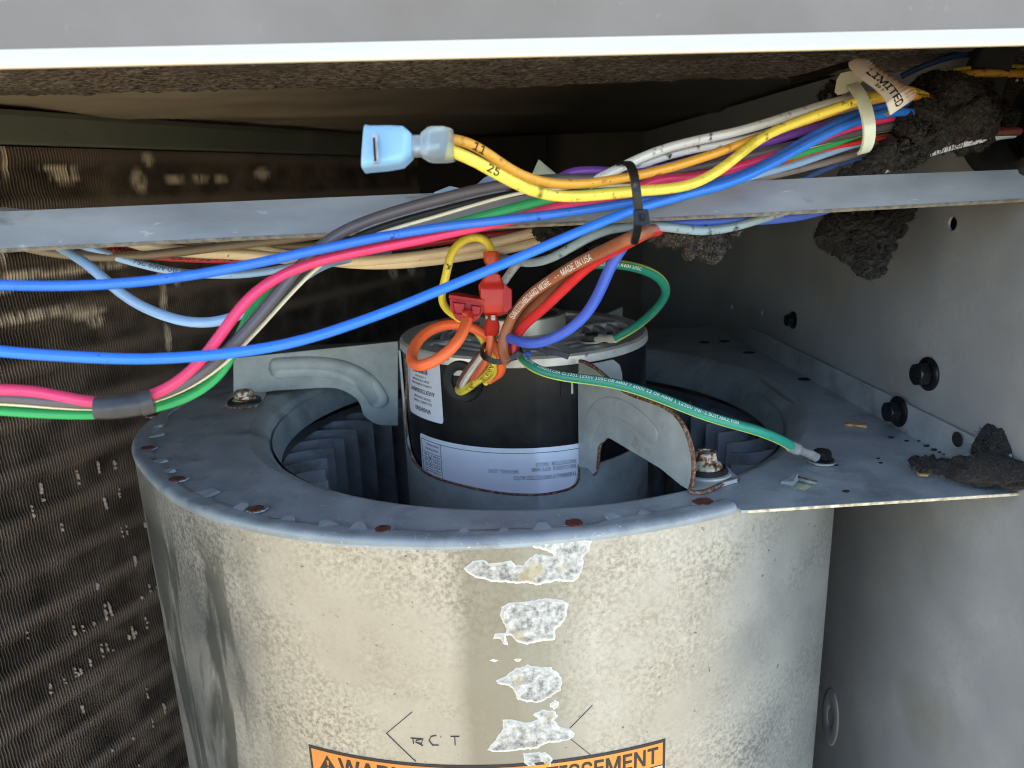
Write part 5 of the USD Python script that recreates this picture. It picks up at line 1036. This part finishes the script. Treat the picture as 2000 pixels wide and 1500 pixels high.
# the metal blade receptacle seen in the slot of the near end
fr = at(734, 293, c0 - 0.0043); tin2 = M("receptacle_metal", [(0.3, S("#8d8a83")), (0.7, S("#c7c3b8"))], scale=300, rough=0.35, metal=0.7)
sl_ = [at(x, y, c0 - 0.0044) for x, y in ((727, 263), (738, 264), (741, 318), (731, 321))]
add("receptacle", hull([p - FW * d for p in sl_ for d in (0.0, 0.0007)]), tin2, con, smooth=False)
add("slot", hull([at(x, y, c0 - 0.0052) - FW * d for x, y in ((728, 270), (732, 268), (735, 314), (731, 316)) for d in (0, 0.0001)]), hole_m, con, smooth=False)
add("crimp", shell_px([(812, 291, 8, 0.0012, c0 - 0.0005, 0), (840, 288, 9, 0.0014, c0, 0), (858, 286, 8, 0.0012, c0, 0)], 8, 2.5), tin2, con, smooth=40)

red_ny = M("red_nylon", [(0.3, S("#c22a22")), (0.7, S("#d8392c"))], scale=60, rough=0.24, transmission_weight=0.22, ior=1.45, subsurface_weight=0.2, subsurface_scale=0.003, bump=(260, 0.15, 0.0005))
red_or = M("red_orange_nylon", [(0.3, S("#d2491f")), (0.7, S("#e4602a"))], scale=60, rough=0.28, transmission_weight=0.3, ior=1.45, subsurface_weight=0.2, subsurface_scale=0.003)
def solid_px(front, back, cf, cbk):
    """closed solid between a front outline and a back outline (pixels) at two depths"""
    return hull([at(x, y, cf) for x, y in front] + [at(x, y, cbk) for x, y in back])
rc = thing("flag_connector", "squat red flag connector, lower left of the two, on the orange lead", "connector", at(910, 597, 0.322))
add("housing", solid_px([(878, 583), (945, 591), (943, 610), (932, 625), (915, 632), (895, 626), (880, 606)], [(879, 579), (944, 588), (941, 612), (925, 630), (890, 622), (881, 604)], 0.3165, 0.3260), red_ny, rc, smooth=30)
add("top_flange", solid_px([(876, 582), (945, 591), (946, 586), (878, 576)], [(877, 572), (896, 571), (930, 577), (944, 585), (944, 591), (878, 582)], 0.3150, 0.3280), red_ny, rc, smooth=20)
add("front_boss", solid_px([(886, 592), (906, 594), (905, 612), (890, 610)], [(882, 588), (910, 592), (909, 617), (886, 614)], 0.3135, 0.3166), red_ny, rc, smooth=30)
add("front_boss", solid_px([(922, 598), (938, 600), (936, 612), (924, 614)], [(919, 594), (941, 597), (939, 616), (921, 620)], 0.3140, 0.3166), red_ny, rc, smooth=30)
add("wire_collar", shell_px([(904, 614, 9, 0.005, 0.316, 0), (913, 616, 14, 0.0048, 0.316, 0), (925, 616, 10, 0.004, 0.318, 0)], 10, 2.5), red_ny, rc, smooth=50)
ru = thing("piggyback_connector", "taller translucent red connector standing above the motor's tied leads", "connector", at(966, 580, 0.322))
def vert_px(secs, n=12, sup=3.0):
    v = []; a = np.linspace(0, 2 * np.pi, n * 4, endpoint=False)
    for x, y, hw, hd, c in secs:
        e = 2 / sup; ca, sa = np.cos(a), np.sin(a)
        v.append(at(x, y, c) + (np.sign(ca) * np.abs(ca) ** e * pxw(hw, c))[:, None] * RT - (np.sign(sa) * np.abs(sa) ** e * hd)[:, None] * FW)
    return loft(v, True)
add("wire_sleeve", vert_px([(959, 493, 15.5, 0.0034, 0.318), (960, 498, 15.8, 0.0035, 0.318), (960, 512, 15, 0.0033, 0.318), (961, 518, 11.5, 0.0028, 0.318), (962, 535, 11, 0.0026, 0.318), (963, 542, 12, 0.0028, 0.318)], 8, 2.2), red_or, ru, smooth=40)
add("housing", vert_px([(963, 538, 14, 0.0030, 0.318), (961, 548, 20, 0.0036, 0.319), (960, 557, 25, 0.0042, 0.320), (963, 563, 29, 0.0050, 0.320), (966, 570, 30, 0.0052, 0.320), (967, 598, 29, 0.0052, 0.321), (966, 611, 25, 0.0046, 0.321), (963, 616, 14, 0.0036, 0.322)], 10, 5.0), red_ny, ru, smooth=32)
add("side_flap", solid_px([(984, 556), (999, 566), (999, 602), (988, 610), (984, 606)], [(984, 552), (1001, 565), (1001, 601), (988, 611)], 0.3145, 0.3250), red_ny, ru, smooth=20)
add("lower_sleeve", vert_px([(962, 614, 9, 0.0026, 0.323), (962, 622, 9.5, 0.0027, 0.324), (961, 630, 14, 0.0031, 0.326), (961, 636, 15, 0.0032, 0.327), (960, 650, 14.5, 0.0030, 0.329), (959, 656, 12, 0.0026, 0.330)], 8, 2.2), red_ny, ru, smooth=40)
add("tab_metal", vert_px([(963, 616, 5, 0.0012, 0.3185), (963, 626, 5.5, 0.0012, 0.3195)], 6, 4), tin2, ru, smooth=30)

# ---------------------------------------------------------------- tape round the left bundle
tape_m = M("black_tape", [(0.3, S("#2c2b2d")), (0.7, S("#45433f"))], scale=90, rough=0.3, bump=(220, 0.25, 0.0006), spots=[(60, 0.56, 0.7, S("#6d6558"), 5)])
tp_ = thing("tape_wrap", "black electrical tape wrapped round the pink, grey and green wires at the left", "tape", at(245, 793, 0.215))
def band_px(pts, name, mt, par, lift=0.0, flat=0.8):
    C = smooth_path([at(x, y, c) for x, y, w, c in pts], 0.0009, 0.0002); tq = np.linspace(0, 1, len(C))
    w = np.interp(tq, np.linspace(0, 1, len(pts)), [p[2] for p in pts]); c = np.array([q @ FW for q in C]); r = w / F * c / 2 + lift
    r = r * (1 + 0.03 * (meshkit.fbm(np.stack([tq * 14, 0 * tq, 0 * tq], 1), 3, 5) - 0.5)); add(name, tube(C, r, 28, flat), mt, par, smooth=60)
band_px([(186, 797, 44, 0.2115), (200, 797, 46, 0.212), (230, 795, 46, 0.213), (262, 791, 45, 0.2145), (284, 787, 43, 0.2155), (299, 783, 41, 0.216)], "tape_layer", tape_m, tp_)
band_px([(275, 789, 45.5, 0.215), (288, 786, 44.5, 0.2155), (298, 783.5, 43, 0.216)], "tape_end", tape_m, tp_, 0.00025)

# ---------------------------------------------------------------- ties
tie_k = M("tie_black", [(0.3, S("#0c0c0d")), (0.7, S("#151517"))], scale=90, rough=0.35, spots=[(200, 0.62, 0.72, S("#5a5548"), 4)])
def strap(px, w_px, th, name, mt, par, wdir=None, teeth=False):
    """flat strap along pixels with depth; its width lies across the path in the view"""
    C = smooth_path([at(*p) for p in px], 0.0008, 0.0002); T, N, Bv = frames(C); wd = np.array(RT if wdir is None else wdir, float); Bv = wd - T * (T @ wd)[:, None]; Bv /= np.linalg.norm(Bv, axis=1)[:, None]; N = np.cross(T, Bv); N *= np.sign(-(N @ FW).mean()) if abs((N @ FW).mean()) > 0.05 else 1; c = float((C @ FW).mean()); hw = pxw(w_px, c) / 2
    sec = [(-hw, 0), (-hw * 0.9, th), (hw * 0.9, th), (hw, 0), (hw, -th * 0.4), (-hw, -th * 0.4)]
    v = []
    for i in range(len(C)):
        tt = th * (0.25 if teeth and i % 2 else 0)
        v.append(np.array([C[i] + Bv[i] * a + N[i] * (b - (tt if b > 0 and abs(a) < hw * 0.95 else 0)) for a, b in sec]))
    add(name, loft(v), mt, par, smooth=30)
tk = thing("cable_tie", "black cable tie holding the whole bundle at the bar, its square head below", "cable tie", at(1240, 390, 0.235))
strap([(1206, 332, 0.262), (1212, 323, 0.250), (1226, 321, 0.240), (1236, 334, 0.2325), (1241, 355, 0.2295), (1244, 385, 0.2300), (1247, 405, 0.2315), (1250, 420, 0.234)], 17, 0.0008, "strap", tie_k, tk, teeth=True)
hd = lambda pts, c: [at(x, y, c) for x, y in pts]
add("head", hull(hd([(1238, 412), (1263, 409), (1267, 414), (1266, 434), (1262, 438), (1243, 440), (1238, 435)], 0.2310) + hd([(1236, 410), (1266, 408), (1269, 436), (1240, 442)], 0.2355)), tie_k, tk, smooth=25)
add("head_slot", hull(hd([(1247, 418), (1259, 417), (1260, 431), (1249, 432)], 0.23085) + hd([(1247, 418), (1259, 417), (1260, 431), (1249, 432)], 0.2312)), hole_m, tk, smooth=False)
add("pawl", hull(hd([(1250, 420), (1258, 419), (1257, 429)], 0.2306) + hd([(1250, 420), (1258, 419), (1257, 429)], 0.2310)), tie_k, tk, smooth=False)
strap([(1246, 436, 0.240), (1244, 452, 0.246), (1240, 468, 0.254), (1238, 474, 0.262)], 16, 0.0008, "tail", tie_k, tk)
tm_ = thing("cable_tie", "small black cable tie round the motor leads, its tail pointing right over the end bell", "cable tie", at(980, 695, 0.345))
strap([(952, 668, 0.348), (944, 679, 0.338), (943, 690, 0.332), (952, 701, 0.3285), (970, 707, 0.327), (990, 704, 0.3265), (1006, 695, 0.327), (1018, 684, 0.328), (1024, 674, 0.331)], 11, 0.0009, "strap", tie_k, tm_, wdir=UP)
add("head", hull(hd([(1016, 668), (1030, 660), (1040, 668), (1036, 684), (1022, 688)], 0.325) + hd([(1016, 666), (1030, 659), (1042, 668), (1037, 686), (1020, 690)], 0.332)), tie_k, tm_, smooth=25)
strap([(1034, 676, 0.328), (1060, 682, 0.327), (1088, 689, 0.326), (1111, 697, 0.325)], 12, 0.0009, "tail", tie_k, tm_, wdir=UP)
tw = thing("cable_tie", "broad white cable tie round the bundle beside the torn paper tag", "cable tie", at(1690, 230, 0.27))
strap([(1652, 172, 0.283), (1660, 166, 0.276), (1673, 176, 0.271), (1686, 198, 0.2675), (1695, 228, 0.267), (1698, 258, 0.268), (1694, 282, 0.271), (1686, 296, 0.276)], 25, 0.0007, "strap", tie_w, tw, wdir=RT * 0.93 + UP * 0.25)
add("head", hull(hd([(1634, 156), (1642, 143), (1660, 139), (1682, 146), (1686, 158), (1670, 172), (1652, 182), (1636, 186), (1630, 180)], 0.274) + hd([(1640, 150), (1660, 143), (1680, 152), (1668, 170), (1640, 184)], 0.284)), tie_w, tw, smooth=35)
tb = thing("cable_tie", "thin black cable tie tail sticking out to the left behind the paper tag", "cable tie", at(1600, 145, 0.30))
strap([(1540, 157, 0.288), (1590, 146, 0.287), (1640, 131, 0.286), (1668, 124, 0.286)], 13, 0.0008, "tail", tie_k, tb, wdir=UP)
# torn paper tag
tagm = usdkit.material(stage, "/World/Looks/paper_tag", {"g": ("geometry", {}), "n": ("noise_texture", {"scale": 190, "detail": 6}), "r": ("rgb_ramp", {"ramp": [(0.60, (0, 0, 0)), (0.68, (1, 1, 1))]}), "bw": ("rgb_to_bw", {}), "a": ("attribute", {"attribute": "grime"}), "m0": ("mix_color", {"a": S("#dcd3c8"), "b": S("#b98a62")}), "m1": ("mix_color", {"b": S("#3a2c20")}), "mu": ("math", {"math_type": "multiply"}), "p": ("principled_bsdf", {"roughness": 0.6})},
    [("g.position", "n.vector"), ("n.fac", "r.fac"), ("r.color", "bw.color"), ("a.fac", "m0.fac"), ("m0.result", "m1.a"), ("bw.val", "mu.value1"), ("a.fac", "mu.value2"), ("mu.value", "m1.fac"), ("m1.result", "p.base_color")], surface="p.BSDF")
tg = thing("paper_tag", "torn dirty paper tag with scorched printing curling off the bundle", "tag", at(1720, 170, 0.26))
SP = [((1657, 122), (1676, 114)), ((1664, 138), (1698, 118)), ((1682, 154), (1712, 130)), ((1702, 168), (1732, 144)), ((1720, 184), (1756, 160)), ((1732, 202), (1776, 170)), ((1737, 218), (1790, 182)), ((1738, 226), (1782, 196)), ((1726, 224), (1752, 214))]
nu, nv = len(SP) * 8, 14; tt = np.linspace(0, len(SP) - 1, nu)
A = np.array([a for a, b in SP], float); Bq = np.array([b for a, b in SP], float)
cA = np.interp(tt, [0, 2, 5, 7, 8], [0.268, 0.262, 0.256, 0.258, 0.266]); cB = np.interp(tt, [0, 2, 5, 7, 8], [0.272, 0.268, 0.264, 0.268, 0.272])
I1 = lambda Q: np.stack([CubicSpline(np.arange(len(Q)), Q[:, k])(tt) for k in range(2)], 1)
a_, b_ = I1(A), I1(Bq); V = []; gr = []
for i in range(nu):
    pa, pb = at(*a_[i], cA[i]), at(*b_[i], cB[i])
    for j in range(nv):
        w = j / (nv - 1); ww = w * (1 + 0.05 * math.sin(i * 1.7)); V.append(pa + (pb - pa) * ww - FW * 0.0015 * math.sin(w * math.pi)); gr.append(np.clip((w - 0.5) * 2.2, 0, 1) * np.clip((i - 8) / 10, 0, 1) + 0.25 * np.clip(1 - i / 14, 0, 1))
V = np.array(V); f = []
for i in range(nu - 1):
    for j in range(nv - 1):
        q = i * nv + j; f += [[q, q + nv, q + nv + 1], [q, q + nv + 1, q + 1]]
n0 = len(V); nn = trimesh.Trimesh(V, f, process=False).vertex_normals; V2 = V - nn * 0.0003
f2 = [[c_ + n0, b + n0, a + n0] for a, b, c_ in f]; m = trimesh.Trimesh(np.vstack([V, V2]), f + f2, process=False)
G2 = np.array(gr + gr); add("paper_strip", m, tagm, tg, smooth=True, attr={"grime": lambda v: G2})
def tag_text(t, h, u0, v0):
    mm = meshkit.text_mesh(t, h, 0.00005, True); vv = np.array(mm.vertices); Vg = V.reshape(nu, nv, 3); Ng = np.array(nn).reshape(nu, nv, 3); out = []
    s = np.array([np.linalg.norm(Vg[i + 1, nv // 2] - Vg[i, nv // 2]) for i in range(nu - 1)]); Ls = np.r_[0, np.cumsum(s)]
    flip = 1 if (Ng.reshape(-1, 3) @ FW).mean() < 0 else -1
    for x, y, z in vv:
        i = np.interp(x + u0, Ls, np.arange(nu)); w = np.linalg.norm(Vg[int(i), -1] - Vg[int(i), 0]); j = np.clip((v0 + y) / w, 0, 1) * (nv - 1); i0, j0 = min(int(i), nu - 2), min(int(j), nv - 2); fi, fj = i - i0, j - j0
        g = lambda G: (G[i0, j0] * (1 - fi) + G[i0 + 1, j0] * fi) * (1 - fj) + (G[i0, j0 + 1] * (1 - fi) + G[i0 + 1, j0 + 1] * fi) * fj
        out.append(g(Vg) + g(Ng) * flip * (0.0001 + z) + (0 if flip > 0 else 0))
    mm.vertices = np.array(out); return mm
add("tag_print", tag_text("LIMITED", 0.0042, 0.0090, 0.0036), inkb, tg, smooth=False)
add("tag_print", tag_text("59 7", 0.0016, 0.0165, 0.0010), inkb, tg, smooth=False)

# ---------------------------------------------------------------- black foam
foam = M("black_foam", [(0.34, S("#0b0a0a")), (0.5, S("#171616")), (0.68, S("#2a2826"))], scale=900, detail=5, rough=0.85, bump=(1300, 1.0, 0.0016), spots=[(1500, 0.64, 0.72, S("#4d463b"), 2)])
foam_br = M("dusty_foam", [(0.34, S("#0f0d0c")), (0.5, S("#1f1c19")), (0.68, S("#38322b"))], scale=700, detail=6, rough=0.95, bump=(900, 1.0, 0.002), spots=[(900, 0.62, 0.72, S("#54492f"), 2)])
foam_gr = M("grey_foam", [(0.34, S("#161514")), (0.5, S("#2f2c2a")), (0.68, S("#595147"))], scale=900, detail=5, rough=0.95, bump=(1200, 1.0, 0.0018), spots=[(1200, 0.62, 0.7, S("#978868"), 2)])
fibre_m = M("foam_fibre", [(0.3, S("#151312")), (0.7, S("#4d463d"))], scale=500, rough=0.9)
def lump(name, parts, seed, mt, label, nf=900, **k):
    t = blob(parts, seed, **k); path = add(name, t, mt, None, smooth=True, label=label, cat="foam")
    r = np.random.default_rng(seed); fi = r.choice(len(t.faces), nf, p=t.area_faces / t.area); w = r.dirichlet((1, 1, 1), nf)
    P0 = (t.triangles[fi] * w[:, :, None]).sum(1); N0 = t.face_normals[fi]; d = N0 * 0.6 + r.normal(0, 0.8, (nf, 3)); d /= np.linalg.norm(d, axis=1)[:, None]; L = r.uniform(0.0006, 0.0026, nf)[:, None]
    side = np.cross(d, r.normal(0, 1, (nf, 3))); side /= np.linalg.norm(side, axis=1)[:, None]
    P = np.stack([P0 - N0 * 0.0003, P0 + d * L * 0.4, P0 + d * L * 0.75 + side * L * 0.2, P0 + d * L * 0.85 + side * L * 0.55], 1).reshape(-1, 3)
    c = UsdGeom.BasisCurves.Define(stage, path + "/fibres"); c.CreateTypeAttr("linear"); c.CreateCurveVertexCountsAttr(Vt.IntArray.FromNumpy(np.full(nf, 4, np.int32))); c.CreatePointsAttr(Vt.Vec3fArray.FromNumpy(P.astype(np.float32)))
    c.CreateWidthsAttr(Vt.FloatArray.FromNumpy(np.tile(np.array([0.00016, 0.00014, 0.00011, 0.00006], np.float32), nf))); c.SetWidthsInterpolation("vertex")
    UsdShade.MaterialBindingAPI.Apply(c.GetPrim()).Bind(fibre_m); keys(c.GetPrim(), kind="stuff")
lump("foam_plug", [(1795, 248, 0.300, 58), (1850, 215, 0.308, 72), (1775, 285, 0.296, 48), (1740, 300, 0.290, 36), (1890, 245, 0.312, 56), (1820, 185, 0.312, 44), (1900, 195, 0.320, 46), (1710, 322, 0.290, 28), (1680, 334, 0.290, 22), (1650, 344, 0.290, 16), (1845, 265, 0.310, 36), (1765, 235, 0.296, 28), (1945, 170, 0.330, 46), (1950, 240, 0.326, 36)], 3, foam_br, "big dusty black foam plug stuffed round the wires at the bushing", amp=0.0030, freq=95, grain=0.0009, size=0.0009, pores=0.0012, nf=2600)
lump("foam_clump", [(1660, 425, 0.345, 40), (1640, 455, 0.343, 44), (1690, 460, 0.342, 52), (1700, 510, 0.338, 38), (1740, 430, 0.35, 38), (1720, 480, 0.343, 36), (1615, 462, 0.343, 24), (1775, 415, 0.355, 20), (1650, 495, 0.340, 22)], 11, foam, "hanging black foam clump on the divider below the bar", amp=0.0020, freq=95, size=0.0009, pores=0.0016, nf=2200)
lump("foam_clump", [(1285, 446, 0.284, 34), (1320, 448, 0.286, 36), (1360, 452, 0.288, 36), (1378, 482, 0.288, 27), (1395, 497, 0.288, 22), (1350, 492, 0.286, 20), (1418, 478, 0.290, 16), (1390, 462, 0.290, 28), (1262, 440, 0.285, 24), (1430, 442, 0.294, 20)], 23, foam_gr, "greyish torn foam clump under the bar just right of the black tie", amp=0.0018, freq=130, size=0.0008, pores=0.0013, nf=1600)
lump("foam_clump", [(1058, 450, 0.305, 22), (1090, 455, 0.304, 32), (1130, 468, 0.304, 36), (1165, 478, 0.302, 32), (1120, 488, 0.305, 30), (1195, 470, 0.298, 28), (1150, 500, 0.305, 22), (1085, 470, 0.306, 28)], 31, foam, "dark foam wedge behind the blue wire left of the black tie", amp=0.002, freq=190)
lump("foam_scrap", [(1605, 186, 0.300, 12), (1625, 170, 0.298, 14), (1645, 160, 0.296, 10), (1632, 186, 0.298, 10)], 37, foam, "small black foam scrap on the bundle beside the white tie head", amp=0.0018, freq=260, nf=250)
FP = lambda x, y, r, lift=0: (x, y, float(at_z(x, y + r * 0.9, ZP + 0.001) @ FW) - 0.0015, r)
lump("fallen_foam", [FP(1955, 925, 34), FP(1920, 918, 36), FP(1880, 918, 33), FP(1840, 915, 26), FP(1808, 905, 21), FP(1785, 898, 14), (1790, 912, 0.323, 12), (1938, 888, 0.318, 42), (1945, 860, 0.320, 36), (1975, 900, 0.318, 34), (1952, 842, 0.322, 26), (1930, 848, 0.322, 16), FP(1990, 930, 30), (1818, 895, 0.327, 13)], 41, foam, "fallen lump of black foam lying on the plate's front right corner", amp=0.0018, freq=85, grain=0.0004, size=0.0009, pores=0.0004)
# chips lying on the plate
chip_m = M("copper_chip", [(0.3, S("#8c5a32")), (0.7, S("#d9b57e"))], scale=300, rough=0.5, metal=0.3)
p = [at_z(x, y, ZP) for x, y in ((1650, 827), (1692, 830), (1692, 836), (1650, 832))]
add("copper_chip", hull([q + [0, 0, d] for q in p for d in (0.0002, 0.0012)]), chip_m, None, smooth=False, label="thin coppery sliver lying on the plate before the side flange", cat="chip")
p = [at_z(x, y, ZP + 0.001) for x, y in ((1790, 925), (1800, 921), (1817, 926), (1812, 931), (1796, 930))]
add("foil_chip", hull([q + [0, 0, d] for q in p for d in (0.0, 0.0009)] ), chip_m, None, smooth=False, label="tan flake tucked under the left end of the fallen foam", cat="chip")
crumb_m = M("crumb", S("#1d1b19"), rough=0.9)
rc_ = np.random.default_rng(12); cr = []
for x, y in ((1715, 896), (1652, 961), (1632, 910), (1720, 905), (1795, 862), (1810, 872), (1824, 880), (1835, 884), (1845, 888), (1770, 862), (1740, 856)):
    p = at_z(x, y, ZP); k = 0.0004 + 0.0006 * rc_.random(); t = trimesh.creation.icosphere(1, k); t.vertices = t.vertices * [1.6, 1, 0.6] * (0.7 + 0.6 * rc_.random((len(t.vertices), 1))) + p + [0, 0, k * 0.4]; cr.append(t)
add("foam_crumbs", cat_(cr), crumb_m, None, smooth=False, label="dark crumbs of foam scattered on the plate", cat="crumbs", kind="stuff")
